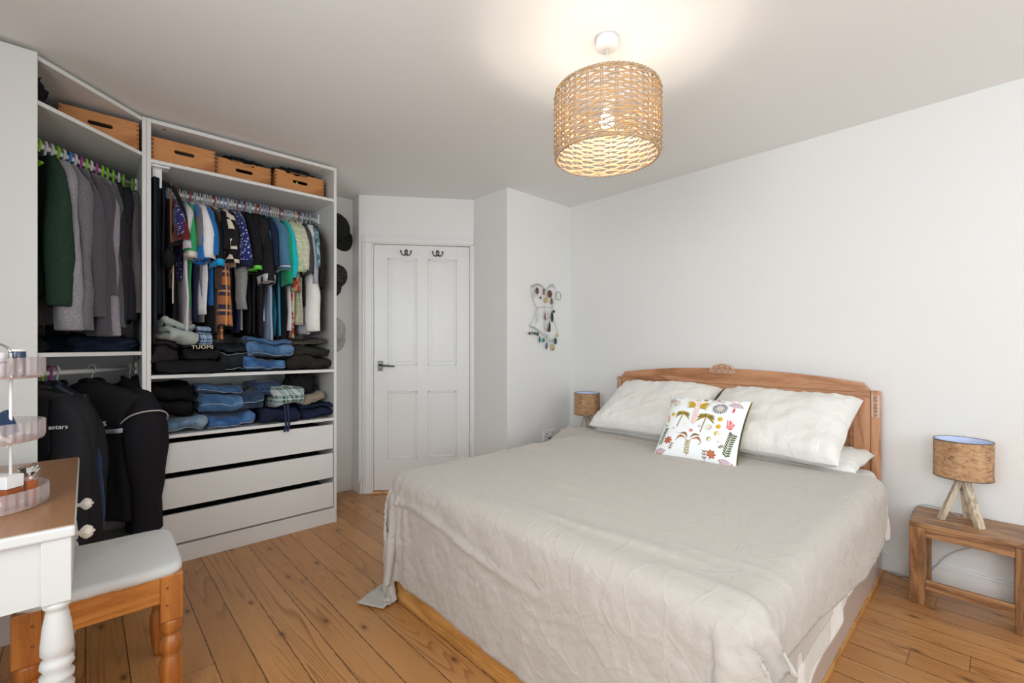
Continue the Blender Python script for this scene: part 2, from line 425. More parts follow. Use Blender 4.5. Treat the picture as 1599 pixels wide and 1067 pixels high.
# door, frame, threshold
def moulded_frame(g, x0, x1, z1, w, M, y0=-0.022):
    for (a, b) in ((0, 0.6), (0.6, 0.85)):
        pass
    for k, (i, t) in enumerate(((0.0, 1.0), (0.25, 0.75))):
        ww = w * (1 - i)
        yy = y0 - 0.006 * k
        g.box(x0 - ww, x0, yy, 0, 0, z1 + ww, 0.003, M=M); 
        g.box(x0 - ww, x1 + ww, yy, 0, z1, z1 + ww, 0.003, M=M)
g = B()
g.box(0.012, 0.083, -0.018, 0, 0, 1.994, 0.003, M=MD); g.box(0.030, 0.0825, -0.026, -.0185, 0, 1.994, 0.004, M=MD)
g.box(0.012, DL, -0.018, 0, 1.9945, 2.062, 0.003, M=MD); g.box(0.030, DL, -0.026, -.0185, 1.9945, 2.047, 0.004, M=MD)
g.box(0.8695, DL + .004, -0.018, 0, 0, 1.994, 0.003, M=MD)
g.box(0.083, 0.0935, -0.018, 0.10, 0, 1.995, 0.001, M=MD); g.box(0.8595, 0.869, -0.018, 0.10, 0, 1.995, 0.001, M=MD); g.box(0.083, 0.869, -0.018, 0.10, 1.986, 1.996, 0.001, M=MD)
g.box(0.0935, 0.106, 0.047, 0.07, 0, 1.986, M=MD); g.box(0.847, 0.8595, 0.047, 0.07, 0, 1.986, M=MD)
struct(g.build('trim_1', M_gloss))
struct(B().box(0.083, 0.869, -0.045, 0.10, 0.0005, 0.012, 0.003, M=MD).build('trim_2', M_ply))
# leaf: stiles and rails, recessed panels with beading
g = B(); X0, X1, Z0, Z1 = 0.096, 0.857, 0.018, 1.983
px = ((X0 + .107, X0 + .337), (X0 + .424, X0 + .655)); pz = ((0.265, 0.805), (1.015, 1.875))
xs = [X0, px[0][0], px[0][1], px[1][0], px[1][1], X1]
g.box(X0, X1, 0.016, 0.042, Z0, Z1, 0, M=MD)
for (a, b) in ((X0, px[0][0]), (px[0][1], px[1][0]), (px[1][1], X1)): g.box(a, b, 0.004, 0.017, Z0, Z1, 0.002, M=MD)
for (p0, p1) in px:
    for (a, b) in ((Z0, pz[0][0]), (pz[0][1], pz[1][0]), (pz[1][1], Z1)): g.box(p0 - .001, p1 + .001, 0.004, 0.017, a, b, 0.0, M=MD)
    for (z0, z1) in pz:
        bw = 0.016
        for (a, b, c, d) in ((p0, p1, z0, z0 + bw), (p0, p1, z1 - bw, z1), (p0, p0 + bw, z0, z1), (p1 - bw, p1, z0, z1)):
            g.box(a, b, 0.009, 0.018, c, d, 0.003, M=MD)
        g.box(p0 + .03, p1 - .03, 0.0125, 0.018, z0 + .03, z1 - .03, 0.002, M=MD)
door = struct(g.build('door_1', M_gloss))
g = B(); hx, hz = X0 + 0.05, 1.012
g.box(hx - .020, hx + .020, -0.003, 0.004, hz - .040, hz + .040, 0.003, M=MD)
g.tube([(hx, -.001, hz + .008), (hx, -.045, hz + .008), (hx + .02, -.052, hz + .006), (hx + .115, -.05, hz - .002)], [.011, .009, .009, .006], 10, M=MD)
g.sphere((hx, -.006, hz - .024), .006, M=MD)
o = g.build('door_handle', M_steel, door); o['label'] = 'dark metal lever handle'
for z in (0.35, 1.72):
    g = B()
    for k in range(5): g.tube([(X1 + .002, -.004, z + k * .018), (X1 + .002, -.004, z + k * .018 + .016)], .006, 8, M=MD)
    g.build('hinge', M_gloss, door)
def coat_hook(lx, lab):
    t = thing('coat_hook', lab, 'hook', tuple(MD @ Vector((lx, 0.004, 1.925))), DA, 'double hooks on the door')
    g = B(); g.sphere((0, -.003, 0.005), .017, sc=(.85, .35, 1.25)); g.build('mounting_plate', M_steel, t)
    for s in (-1, 1):
        g = B(); g.tube([(s * .004, -.006, -.012), (s * .012, -.022, -.026), (s * .026, -.032, -.026), (s * .036, -.034, -.014), (s * .040, -.034, .002)], [.0055, .005, .0045, .004, .0045], 8)
        g.sphere((s * .040, -.034, .006), .007); g.build('prong', M_steel, t)
coat_hook(X0 + .252, 'dark double hook at the top of the white door, nearer the handle side')
coat_hook(X0 + .502, 'dark double hook at the top of the white door, nearer the hinge side')
# sockets
def socket(name, label, M):
    t = thing(name, label, 'socket'); t.matrix_world = M
    B().box(-.073, .073, -.009, 0, -.043, .043, .003).build('face_plate', M_white, t)
    for s in (-1, 1):
        g = B()
        g.box(s * .036 - .004, s * .036 + .004, -.0096, -.008, .010, .022); g.box(s * .036 - .016, s * .036 - .007, -.0096, -.008, -.012, -.006); g.box(s * .036 + .007, s * .036 + .016, -.0096, -.008, -.012, -.006)
        g.build('pin_holes', M_black, t)
        B().box(s * .012 - .006, s * .012 + .006, -.012, -.008, .018, .034, .001).build('switch', M_white, t)
socket('wall_socket', 'white double socket low on the wall beside the far bedside table', TR((-2.55, 2.80, .435), PI / 2 ))

# ================================================================ WARDROBES
XF = -3.02; XBK = -3.618
T = 0.018
W_ = thing('wardrobe', 'white open wardrobe with a packed clothes rail, two shelves and three drawers', 'wardrobe', (0, 0, 0))
for (y0, y1) in ((.231, .249), (1.204, 1.222)):
    g = B(); g.box(XBK, XF, y0, y1, 0, 2.355, 0.001)
    ins = y1 if y0 < .5 else y0 - .0006
    for k in range(44):
        for xx in (XF - .037, XF - .42):
            z = .16 + k * .048
            g.box(xx - .0025, xx + .0025, ins, ins + .0006, z, z + .005, mi=1)
    g.build('side_panel', [M_ward, M_steel], W_)
B().box(XBK, XF, .249, 1.204, 2.335, 2.355, .001).build('top_panel', M_ward, W_)
B().box(XBK - .006, XBK, .231, 1.222, .0, 2.355).build('back_panel', M_ward, W_)
for z in (2.147, 1.0165, .695):
    B().box(XBK, XF - .004, .249, 1.204, z - .018, z, .001).build('shelf', M_ward, W_)
g = B(); g.box(XBK, XF - .004, .249, 1.204, .077, .095, .001); g.build('bottom_panel', M_ward, W_)
B().box(XF - .03, XF - .006, .249, 1.204, 0, .077, .001).build('plinth', M_ward, W_)
for (a, b) in ((.492, .650), (.300, .461), (.107, .267)):
    d = B().box(XF - .022, XF - .004, .2535, 1.1995, a, b, .001).build('drawer', M_ward, W_)
    g = B(); g.box(XBK + .03, XF - .022, .262, .274, a + .01, b - .03); g.box(XBK + .03, XF - .022, 1.179, 1.191, a + .01, b - .03)
    g.box(XBK + .03, XBK + .045, .262, 1.191, a + .01, b - .03); g.box(XBK + .03, XF - .022, .262, 1.191, a + .006, a + .012)
    g.build('drawer_box', M_ward, d)
RX, RZ = -3.30, 2.060
g = B(); g.tube([(RX, .249, RZ), (RX, 1.204, RZ)], .0125, 14)
g.build('clothes_rail', M_white, W_)
g = B(); g.box(RX - .02, RX + .02, 1.196, 1.204, RZ - .03, RZ + .04, .002); g.box(RX - .02, RX + .02, 1.17, 1.2, RZ - .02, RZ - .012, .002); g.build('rail_bracket', M_white, W_)
g = B(); g.box(-3.12, -3.08, .26, .30, 2.02, 2.129, .002); g.box(-3.12, -3.04, .25, .33, 2.119, 2.129, .002); g.sphere((-3.079, .28, 2.045), .006); g.build('rail_bracket', M_white, W_)
for y in (.31, 1.15): B().lathe([(.008, -.0006), (.008, 0)], 12, 0, TR((XF - .05, y, 2.3349))).build('screw_cap', M_steel, W_)

# corner wardrobe with a diagonal front
C_ = thing('corner_wardrobe', 'white open corner wardrobe with a slanted front and coats on its lower rail', 'wardrobe', (0, 0, 0))
cy0, cy1 = -.722, .2115
B().box(-2.668, -2.650, cy0, -.142, 0, 2.355, .001).build('side_panel', M_ward, C_)
B().box(XBK, XF, .2125, .2300, 0, 2.355, .001).build('side_panel', M_ward, C_)
poly = [(XBK + .002, cy0 + .002), (XBK + .002, cy1), (XF - .003, cy1), (-2.6685, -.148), (-2.6685, cy0 + .002)]
def cprism(z0, z1): 
    return B().prism(poly, z0, z1, .001)
cprism(2.335, 2.354).build('top_panel', M_ward, C_)
for z in (2.172, 1.142): cprism(z - .018, z).build('shelf', M_ward, C_)
cprism(.06, .078).build('bottom_panel', M_ward, C_)
B().prism([(XF - .01, cy1), (-2.6685, -.155), (-2.6685, -.175), (XF - .03, cy1)], 0, .06).build('plinth', M_ward, C_)
g = B(); g.box(XBK - .004, XBK, cy0, cy1, 0, 2.354); g.box(XBK, -2.669, cy0 - .004, cy0, 0, 2.354); g.build('back_panel', M_ward, C_)
CR_a = Vector((-2.775, -.345, 2.075)); CR_b = Vector((-3.335, .2125, 2.075))
LR_a = Vector((-2.775, -.345, 1.045)); LR_b = Vector((-3.335, .2125, 1.045))
for (a, b) in ((CR_a, CR_b), (LR_a, LR_b)):
    B().tube([a + Vector((.10, -.10, 0)), b], .0125, 14).build('clothes_rail', M_white, C_)
    B().box(b.x - .02, b.x + .02, .200, .2125, b.z - .03, b.z + .035, .002).build('rail_bracket', M_white, C_)

# ---- wooden crates
def plate_slot(g, y0, y1, z0, z1, x0, x1, sy, sz, hw, hh, mi=0):
    """plate in the yz plane with a stadium hole"""
    n = 32; inner = []; outer = []
    for k in range(n):
        a = 2 * PI * k / n; c, s = math.cos(a), math.sin(a)
        cx = (hw - hh) * (1 if c > 0 else -1) if abs(c) > 1e-6 else 0
        py, pz_ = sy + cx + hh * c, sz + hh * s
        inner.append((py, pz_))
        dy, dz = py - sy, pz_ - sz
        tt = []
        if dy > 1e-9: tt.append((y1 - sy) / dy)
        if dy < -1e-9: tt.append((y0 - sy) / dy)
        if dz > 1e-9: tt.append((z1 - sz) / dz)
        if dz < -1e-9: tt.append((z0 - sz) / dz)
        t = min(tt); outer.append((sy + dy * t, sz + dz * t))
    for (cy, cz) in ((y0, z0), (y0, z1), (y1, z0), (y1, z1)):
        k = min(range(n), key=lambda i: (outer[i][0] - cy) ** 2 + (outer[i][1] - cz) ** 2); outer[k] = (cy, cz)
    v = [(x1, p[0], p[1]) for p in inner] + [(x1, p[0], p[1]) for p in outer] + [(x0, p[0], p[1]) for p in inner] + [(x0, p[0], p[1]) for p in outer]
    f = []
    for k in range(n):
        j = (k + 1) % n
        f += [(k, n + k, n + j, j), (2 * n + k, 2 * n + j, 3 * n + j, 3 * n + k), (k, j, 2 * n + j, 2 * n + k), (n + k, 3 * n + k, 3 * n + j, n + j)]
    g.add(v, f, mi)
M_crend = mat('crate_end_grain', (0.20, 0.075, 0.025), 0.7)
def crate(label, x, y0, w, z, h=.136, d=.36):
    t = thing('wooden_crate', label, 'crate', (x, y0, z), 0, 'wooden crates along the top of the wardrobes')
    k = .014
    g = B(); plate_slot(g, 0, w, 0, h, -k, 0, w * .5, h * .60, .046, .0105)
    for i in range(6):
        for s in (0, 1):
            ya = 0.0 if s == 0 else w - .009
            g.box(-.002, .0006, ya - .0003, ya + .0093, h * (i + .08) / 6, h * (i + .5) / 6, 0, mi=1)
    g.build('front_panel', [M_crate, M_crend], t)
    B().box(-d, -k, 0, k, 0, h, .001).build('side_panel', M_crate, t); B().box(-d, -k, w - k, w, 0, h, .001).build('side_panel', M_crate, t)
    B().box(-d, -d + k, k, w - k, 0, h, .001).build('back_panel', M_crate, t)
    B().box(-d, -k, k, w - k, 0, .008).build('bottom_panel', M_crate, t)
    return t
crate('pine crate with a hand slot on the top shelf of the corner wardrobe', -3.005, -.093, .292, 2.1725)
crate('pine crate with a hand slot, leftmost on the straight wardrobe top shelf', -3.070, .254, .288, 2.1475)
crate('pine crate with dark clothing heaped in it, middle one on the straight wardrobe', -3.135, .556, .297, 2.1475)
crate('pine crate with something yellow behind its hand slot, nearest the door', -3.100, .868, .300, 2.1475)

# ================================================================ PENDANT LAMP
PL = (-1.052, 1.490)
M_cane = mat('wicker_cane', (0.56, 0.36, 0.19), 0.6, spec=0.3); n_ = N(M_cane)
n_.color(n_.mix(n_.ramp(n_.noise(n_.obj((3, 3, 30)), 5, 3), [(.4, (0, 0, 0)), (.6, (1, 1, 1))]), (0.60, 0.38, 0.18), (0.46, 0.36, 0.28)))
M_bulb = bpy.data.materials.new('lit_bulb'); M_bulb.use_nodes = True
_b = M_bulb.node_tree.nodes['Principled BSDF']; _b.inputs['Emission Color'].default_value = (1, 0.90, 0.78, 1); _b.inputs['Emission Strength'].default_value = 165
t = thing('pendant_lamp', 'wicker drum pendant lamp with a lit bulb hanging from the ceiling', 'lamp', (PL[0], PL[1], CEIL))
B().lathe([(.046, 0), (.046, -.030), (.040, -.037), (.008, -.040)], 32).build('ceiling_rose', M_white, t)
zt, zb = 2.155 - CEIL, 1.912 - CEIL
B().tube([(0, 0, -.038), (0, 0, zt + .02 - .04)], .003, 8).build('cord', M_white, t)
g = B(); g.lathe([(.013, zt - .02), (.019, zt - .025), (.019, zt - .06), (.016, zt - .065)], 20); g.build('bulb_holder', M_white, t)
g = B(); g.sphere((0, 0, zt - .105), .028, 20, 14, sc=(1, 1, 1.15)); g.build('bulb', M_bulb, t)
g = B(); R0 = .196
for z, r in ((zt - .035, .0016),):
    for k in range(3):
        a = k * 2 * PI / 3; g.tube([(.018 * math.cos(a), .018 * math.sin(a), z), (R0 * math.cos(a), R0 * math.sin(a), z + .02)], .0016, 6)
g.tube([(.019 * math.cos(a), .019 * math.sin(a), zt - .035) for a in [i * PI / 8 for i in range(16)]], .0018, 6, closed=True)
g.build('fitting_ring', M_white, t)
g = B(); NS = 24; rows = 23
for k in range(NS):      # uprights, in pairs
    a0 = 2 * PI * k / NS
    for da in (-.018, .018):
        a = a0 + da
        g.tube([(R0 * math.cos(a), R0 * math.sin(a), zb + (zt - zb) * q) for q in (0, .25, .5, .75, 1)], .0022, 5)
rnd = random.Random(4)
for i in range(rows):
    z0 = zb + .006 + (zt - zb - .012) * i / (rows - 1)
    ph = PI * (i % 2)
    for s in (0, 1):
        pts = []; n = NS * 5
        amp = .0095; zj = [rnd.uniform(-.0012, .0012) for _ in range(NS)]
        for k in range(n):
            a = 2 * PI * k / n
            w = math.cos(NS / 2 * a + ph)
            kk = k / 5.0; z = z0 + (s - .5) * .0052 * (0.4 + 0.9 * abs(w)) + zj[int(kk) % NS]
            r = R0 + amp * w + (s - .5) * .002
            pts.append((r * math.cos(a), r * math.sin(a), z))
        g.tube(pts, .0025, 5, closed=True, flat=.9)
for z in (zb - .003, zt + .002):       # twisted borders
    for s in (0, 1, 2):
        g.tube([((R0 + .005 * math.cos(NS * a + s * 2.1)) * math.cos(a), (R0 + .005 * math.cos(NS * a + s * 2.1)) * math.sin(a), z + .004 * math.sin(NS * a + s * 2.1)) for a in [2 * PI * k / (NS * 6) for k in range(NS * 6)]], .0028, 5, closed=True)
g.build('wicker_shade', M_cane, t)

# ================================================================ BEDSIDE TABLES AND LAMPS
M_cork = mat('cork_shade', (0.42, 0.25, 0.13), 0.8); n_ = N(M_cork)
ck = n_.noise(n_.obj((1, 1, 2.5)), 38, 5, .7, .5); ck2 = n_.noise(n_.obj((1, 1, .25)), 24, 3)
n_.color(n_.ramp(n_.math('ADD', n_.math('MULTIPLY', ck, .7), n_.math('MULTIPLY', ck2, .3)), [(.36, (.12, .055, .025)), (.44, (.36, .20, .10)), (.54, (.50, .30, .16)), (.7, (.62, .41, .24))]))
n_.bump(ck, .3, .002)
M_shadein = mat('shade_lining', (0.62, 0.70, 0.92), 0.8)
def bench(label, x0, x1, y0, y1, h, mx, mz, grp):
    t = thing('bedside_table', label, 'table', ((x0 + x1) / 2, (y0 + y1) / 2, 0), 0, grp)
    w, d = (x1 - x0) / 2, (y1 - y0) / 2; L = .055
    g = B()
    for k in range(3):
        a = -d + 2 * d * k / 3; g.box(-w, w, a + .0006, a + 2 * d / 3 - .0006, h - .022, h, .003)
    g.build('tabletop', mx, t)
    for sx in (-1, 1):
        for sy in (-1, 1):
            g = B(); cx, cy = sx * (w - L / 2), sy * (d - L / 2); g.box(cx - L / 2, cx + L / 2, cy - L / 2, cy + L / 2, 0, h - .0225, .003); g.build('leg', mz, t)
    for sy in (-1, 1):
        cy = sy * (d - .012)
        B().box(-w + L, w - L, cy - .010, cy + .010, h - .062, h - .0225, .002).build('apron', mx, t)
        if sy < 0: B().box(-w + L, w - L, cy - .010, cy + .010, .075, .115, .002).build('stretcher', mx, t)
    for sx in (-1, 1):
        cx = sx * (w - .02); B().box(cx - .010, cx + .010, -d + L, d - L, h - .062, h - .0225, .002).build('apron', mx, t)
    return t
bench('low chunky wooden bench table standing on the right of the bed', -.288, .095, 2.760, 3.052, .370, M_bench, M_benchz, None)
bench('dark bedside table in the far corner, mostly hidden by the bed', -2.515, -2.02, 2.755, 3.048, .430, M_dkwood, M_dkwood, None)
def lamp(label, x, y, z, rz):
    t = thing('table_lamp', label, 'lamp', (x, y, z), rz, 'cork table lamps')
    g = B(); R, h0, h1 = .100, .205, .372
    v = []; f = []; n = 48
    for (r, zz) in ((R, h0), (R, h1), (R - .002, h1), (R - .002, h0)):
        v += [(r * math.cos(2 * PI * k / n), r * math.sin(2 * PI * k / n), zz) for k in range(n)]
    for i in range(4):
        j = (i + 1) % 4
        for k in range(n): f.append((i * n + k, i * n + (k + 1) % n, j * n + (k + 1) % n, j * n + k))
    g.add(v[:], [q for q in f[:n]], 0, True); g.add(v[:], [q for q in f[n:2 * n]], 1, True); g.add(v[:], [q for q in f[2 * n:3 * n]], 1, True); g.add(v[:], f[3 * n:], 0, True)
    g.build('lamp_shade', [M_cork, M_shadein], t)
    g = B(); g.tube([(R * math.cos(a), R * math.sin(a), h1) for a in [2 * PI * k / 40 for k in range(40)]], .0022, 6, closed=True)
    g.tube([(R * math.cos(a), R * math.sin(a), h0) for a in [2 * PI * k / 40 for k in range(40)]], .0022, 6, closed=True)
    for k in range(3):
        a = 2 * PI * k / 3; g.tube([(0, 0, h0 + .02), (R * math.cos(a), R * math.sin(a), h0 + .002)], .0016, 6)
    g.build('shade_ring', M_steel, t)
    g = B(); g.lathe([(.012, .185), (.014, .19), (.014, .235), (.010, .238)], 16); g.build('bulb_holder', M_white, t)
    g = B(); g.sphere((0, 0, .27), .026, sc=(1, 1, 1.25)); g.build('bulb', M_white, t)
    for k in range(3):
        a = PI / 2 + 2 * PI * k / 3
        g = B(); hw, hd = .016, .010
        def ring(cx, zz, s=1): return [(cx - hd * s, -hw * s, zz), (cx + hd * s, -hw * s, zz), (cx + hd * s, hw * s, zz), (cx - hd * s, hw * s, zz)]
        v = ring(.076, 0) + ring(.012, .188, .95)
        g.add(v, [(0, 3, 2, 1), (4, 5, 6, 7), (0, 1, 5, 4), (1, 2, 6, 5), (2, 3, 7, 6), (3, 0, 4, 7)], 0, False, TR((0, 0, 0), a))
        g.build('leg', M_paleleg, t)
    g = B(); g.lathe([(.021, .165), (.021, .188), (.006, .190)], 20); g.build('leg_cap', M_paleleg, t)
    return t
lamp('cork table lamp on pale tripod legs on the chunky bench table', -.118, 2.915, .3705, math.radians(-12))
lamp('cork table lamp on pale tripod legs in the far corner left of the headboard', -2.225, 2.885, .4305, math.radians(15))
M_cable = mat('grey_cable', (0.50, 0.50, 0.50), 0.5)
def smooth_path(pts, n=8):
    P = [Vector(p) for p in pts]; out = []
    for i in range(len(P) - 1):
        p0, p1, p2, p3 = P[max(i - 1, 0)], P[i], P[i + 1], P[min(i + 2, len(P) - 1)]
        for k in range(n):
            t = k / n
            out.append(0.5 * ((2 * p1) + (-p0 + p2) * t + (2 * p0 - 5 * p1 + 4 * p2 - p3) * t * t + (-p0 + 3 * p1 - 3 * p2 + p3) * t ** 3))
    out.append(P[-1]); return out
g = B(); g.tube(smooth_path([(-.13, 2.97, .378), (-.20, 3.03, .382), (-.27, 3.06, .375), (-.305, 3.05, .33), (-.315, 3.04, .22), (-.30, 3.03, .12), (-.27, 3.02, .03), (-.30, 3.0, .006), (-.36, 3.02, .006), (-.40, 3.03, .006)]), .0028, 6)
tag(g.build('lamp_cable', M_cable), 'grey cable from the lamp looping down the side of the bench table', 'cable')
g = B(); g.tube(smooth_path([(.03, 3.058, .30), (-.02, 3.06, .26), (-.10, 3.04, .22), (-.17, 3.03, .17), (-.22, 3.04, .09), (-.26, 3.03, .02), (-.33, 3.04, .006), (-.36, 3.00, .006), (-.33, 2.985, .03), (-.30, 3.0, .028), (-.31, 3.03, .006), (-.39, 3.045, .006)]), .0028, 6)
tag(g.build('wall_cable', M_cable), 'dark grey cable trailing along the skirting behind the bench table', 'cable')

# ================================================================ DRESSING TABLE AND STOOL
M_twhite = paint('chalky_white_paint', (0.64, 0.64, 0.625), 0.5, 0.12, 30)
D = thing('dressing_table', 'white painted dressing table with a bare wood top and round knobs', 'table', (0, 0, 0))
dx0, dx1, dy0, dy1, dh = -2.382, -1.478, -.500, -.017, .750
B().box(dx0 + .004, dx1 - .010, dy0, dy1 - .003, dh - .0005, dh + .0012, .0005).build('wood_top', M_desk, D)
B().box(dx0, dx1, dy0, dy1, dh - .026, dh - .0006, .005).build('tabletop_edge', M_twhite, D)
g = B(); g.box(dx1 - .035, dx1 - .02, dy0 + .05, dy1 - .05, .575, dh - .0265); g.box(dx0 + .02, dx0 + .035, dy0 + .05, dy1 - .05, .575, dh - .0265); g.box(dx0 + .05, dx1 - .05, dy0 + .02, dy0 + .035, .575, dh - .0265)
g.box(dx0 + .05, dx1 - .05, dy1 - .035, dy1 - .022, .575, .592); g.box(dx0 + .05, dx1 - .05, dy1 - .035, dy1 - .022, .71, dh - .0265)
g.build('apron', M_twhite, D)
dr = B().box(dx0 + .055, dx1 - .055, dy1 - .022, dy1 - .006, .594, .708, .003).build('drawer', M_twhite, D)
M_knob = mat('white_ceramic_knob', (0.80, 0.76, 0.68), 0.2, coat=.5)
for x in (-2.036, -1.730):
    g = B(); M = TR((x, dy1 - .006, .655), 0, -PI / 2)
    g.lathe([(.006, 0), (.006, .010), (.011, .013), (.0165, .020), (.018, .026), (.0155, .034), (.009, .038), (.004, .039), (.004, .042), (.001, .043)], 20, 0, M)
    for k in range(8):
        a = k * PI / 4; g.tube([tuple(M @ Vector((.0155 * math.cos(a), .0155 * math.sin(a), .018))), tuple(M @ Vector((.0182 * math.cos(a), .0182 * math.sin(a), .026))), tuple(M @ Vector((.0095 * math.cos(a), .0095 * math.sin(a), .038)))], .0016, 5)
    g.build('knob', M_knob, dr)
prof = [(.014, 0), (.019, .02), (.022, .06), (.017, .10), (.026, .115), (.021, .13), (.019, .20), (.022, .30), (.029, .36), (.031, .375), (.024, .385), (.030, .393), (.031, .402), (.023, .413), (.031, .425), (.028, .438), (.022, .445), (.029, .455), (.029, .475), (.025, .52), (.020, .548), (.019, .556), (.025, .562), (.025, .570), (.020, .575)]
for sx in (0, 1):
    for sy in (0, 1):
        cx = dx1 - .032 if sx else dx0 + .032; cy = dy1 - .032 if sy else dy0 + .032
        g = B(); g.box(cx - .025, cx + .025, cy - .025, cy + .025, .575, dh - .0265, .002); g.lathe(prof, 24, 0, TR((cx, cy, 0)))
        g.build('leg', M_twhite, D)

ST = thing('stool', 'orange pine stool with turned legs and a grey padded seat', 'stool', (-2.015, .045, 0), math.radians(-1))
sw, sd = .205, .19; sh = .440
M_seat = fabric('grey_seat_cloth', (0.56, 0.57, 0.565), 0.85, 300, 0.15, var=.08)
sprof = [(.020, 0), (.024, .02), (.030, .06), (.033, .11), (.033, .14), (.026, .17), (.022, .178), (.030, .190), (.032, .205), (.030, .222), (.022, .238), (.020, .244), (.028, .252), (.030, .262), (.030, .285), (.028, .292)]
for sx in (-1, 1):
    for sy in (-1, 1):
        cx, cy = sx * (sw - .03), sy * (sd - .03); g = B(); g.box(cx - .030, cx + .030, cy - .030, cy + .030, .292, sh, .004); g.lathe(sprof, 24, 0, TR((cx, cy, 0)))
        for (dx_, dy_) in ((sx * .0302, 0),):
            for zz in (.345, .40): g.lathe([(.004, 0), (.0035, .0012)], 10, 1, TR((cx + dx_, cy - sy * .012, zz), 0, 0, PI / 2 * sx))
        g.build('leg', [M_stoolz, M_crend], ST)
for s in (-1, 1):
    B().box(s * (sw - .012) - .011, s * (sw - .012) + .011, -sd + .06, sd - .06, sh - .085, sh - .002, .002).build('rail', M_stool, ST)
    B().box(-sw + .06, sw - .06, s * (sd - .012) - .011, s * (sd - .012) + .011, sh - .085, sh - .002, .002).build('rail', M_stool, ST)
def pad(hx, hy, z0, z1, n=28, crown=.018, p=9, seed=1):
    rows = []; top = []
    prof = [(0.94, 0.0), (0.985, 0.10), (1.0, 0.35), (0.995, 0.62), (0.965, 0.86), (0.90, 0.97), (0.80, 1.0), (0.5, 1.03), (0.2, 1.04), (0.001, 1.045)]
    m = 72
    for (s, q) in prof:
        r = []
        for k in range(m):
            a = 2 * PI * k / m; c, ss = math.cos(a), math.sin(a)
            den = (abs(c) ** p + abs(ss) ** p) ** (1 / p)
            x, y = hx * s * c / den, hy * s * ss / den
            z = z0 + (z1 - z0) * min(q, 1.0) + crown * max(0, q - 1) / .045 * (1 if q > 1 else 0) * 1.0
            if q < .3: z += .004 * nz(x * 60, y * 60, seed)
            x += .0018 * nz(x * 30, y * 30, z * 40) ; r.append((x, y, z))
        rows.append(r)
    return B().grid(rows, closed=True)
pad(sw + .004, sd + .004, sh - .006, sh + .030).build('seat', M_seat, ST)

# acrylic tiered organiser with small things on it
M_acr = mat('ribbed_acrylic', (0.66, 0.58, 0.58), 0.08, spec=.8); M_acr.node_tree.nodes['Principled BSDF'].inputs['Alpha'].default_value = .32
M_rose = mat('rose_gold_tray_base', (0.62, 0.42, 0.35), 0.3, 0.3)
M_cryst = mat('crystal_glass', (1, 1, 1), 0.02, trans=1.0, ior=1.5)
OX, OY = -1.765, -.185
OG = thing('tiered_organiser', 'three-tier ribbed clear organiser with a silver hoop handle on the dressing table', 'organiser', (OX, OY, dh + .0012))
def tray(zb, R, h):
    n = 216; rows = []
    for (rr, zz, rib) in ((R * .92, 0, 0), (R * .97, .004, 1), (R, .014, 1), (R, h, 1), (R - .004, h, 0), (R - .004, .012, 0), (R * .9, .005, 0)):
        rows.append([((rr + rib * .0022 * math.cos(36 * 2 * PI * k / n)) * math.cos(2 * PI * k / n), (rr + rib * .0022 * math.cos(36 * 2 * PI * k / n)) * math.sin(2 * PI * k / n), zb + zz) for k in range(n)])
    g = B().grid(rows, closed=True); o = g.build('tray', M_acr, OG)
    B().lathe([(R * .9, zb + .0005), (R * .9, zb + .0045), (.001, zb + .0045)], 48).build('tray_base', M_rose, o)
tray(0.0, .112, .052); tray(.172, .105, .052); tray(.335, .105, .054)
PR = .062
ca = math.radians(47 + 0)
for s in (-1, 1):
    pass
dirn = Vector((.682, .731, 0))
pa = dirn * PR; pb = -dirn * PR
for p in (pa, pb):
    g = B(); g.tube([(p.x, p.y, .005), (p.x, p.y, .40)], .0032, 8); g.build('pole', M_white, OG)
g = B(); g.tube([(math.cos(q) * pa.x, math.cos(q) * pa.y, .40 + .028 * math.sin(q)) for q in [PI * k / 20 for k in range(21)]], .0028, 8); g.build('hoop_handle', M_chrome, OG)
def at_org(a, r, z): return (OX + r * math.cos(a), OY + r * math.sin(a), dh + .0012 + z)
M_blue = mat('blue_print', (0.02, 0.08, 0.45), 0.4); M_navyc = mat('navy_jar', (0.02, 0.045, 0.10), 0.2); M_amber = mat('amber_glass', (0.55, 0.16, 0.06), 0.1, trans=.5, ior=1.3)
t = thing('cosmetic_tube', 'white tub with a blue band standing in the top organiser tray', 'tub', at_org(math.radians(20), .055, .340))
B().lathe([(.020, 0), (.022, .004), (.022, .052), (.020, .062), (.012, .064)], 24).build('body', M_white, t)
B().lathe([(.0224, .036), (.0224, .040)], 24).build('blue_band', M_blue, t)
t = thing('small_jar', 'navy jar with a white lid standing in the top organiser tray', 'jar', at_org(math.radians(64), .062, .340))
B().lathe([(.012, 0), (.016, .003), (.016, .062), (.0155, .064)], 24).build('body', M_navyc, t); B().lathe([(.0165, .0642), (.0165, .069), (.001, .070)], 24).build('lid', M_white, t)
t = thing('perfume_bottle', 'small clear faceted bottle beside the navy jar in the top tray', 'bottle', at_org(math.radians(42), .085, .340))
B().lathe([(.010, 0), (.014, .008), (.012, .03), (.005, .05), (.004, .058)], 6, smooth=False).build('body', M_cryst, t)
t = thing('dark_card_box', 'dark blue flat packet leaning in the middle organiser tray', 'packet', at_org(math.radians(50), .04, .180), (0, math.radians(-28), math.radians(47)))
B().box(-.045, .045, -.006, .006, 0, .062, .002).build('sleeve', M_navyc, t)
t = thing('comb', 'cream comb lying in the middle organiser tray', 'comb', at_org(math.radians(10), .060, .186), (0, math.radians(25), math.radians(60)))
g = B(); g.box(-.045, .045, -.004, .004, .010, .018, .001)
for k in range(14): g.box(-.043 + k * .0064, -.040 + k * .0064, -.0015, .0015, -.002, .011)
g.build('body', M_knob, t)
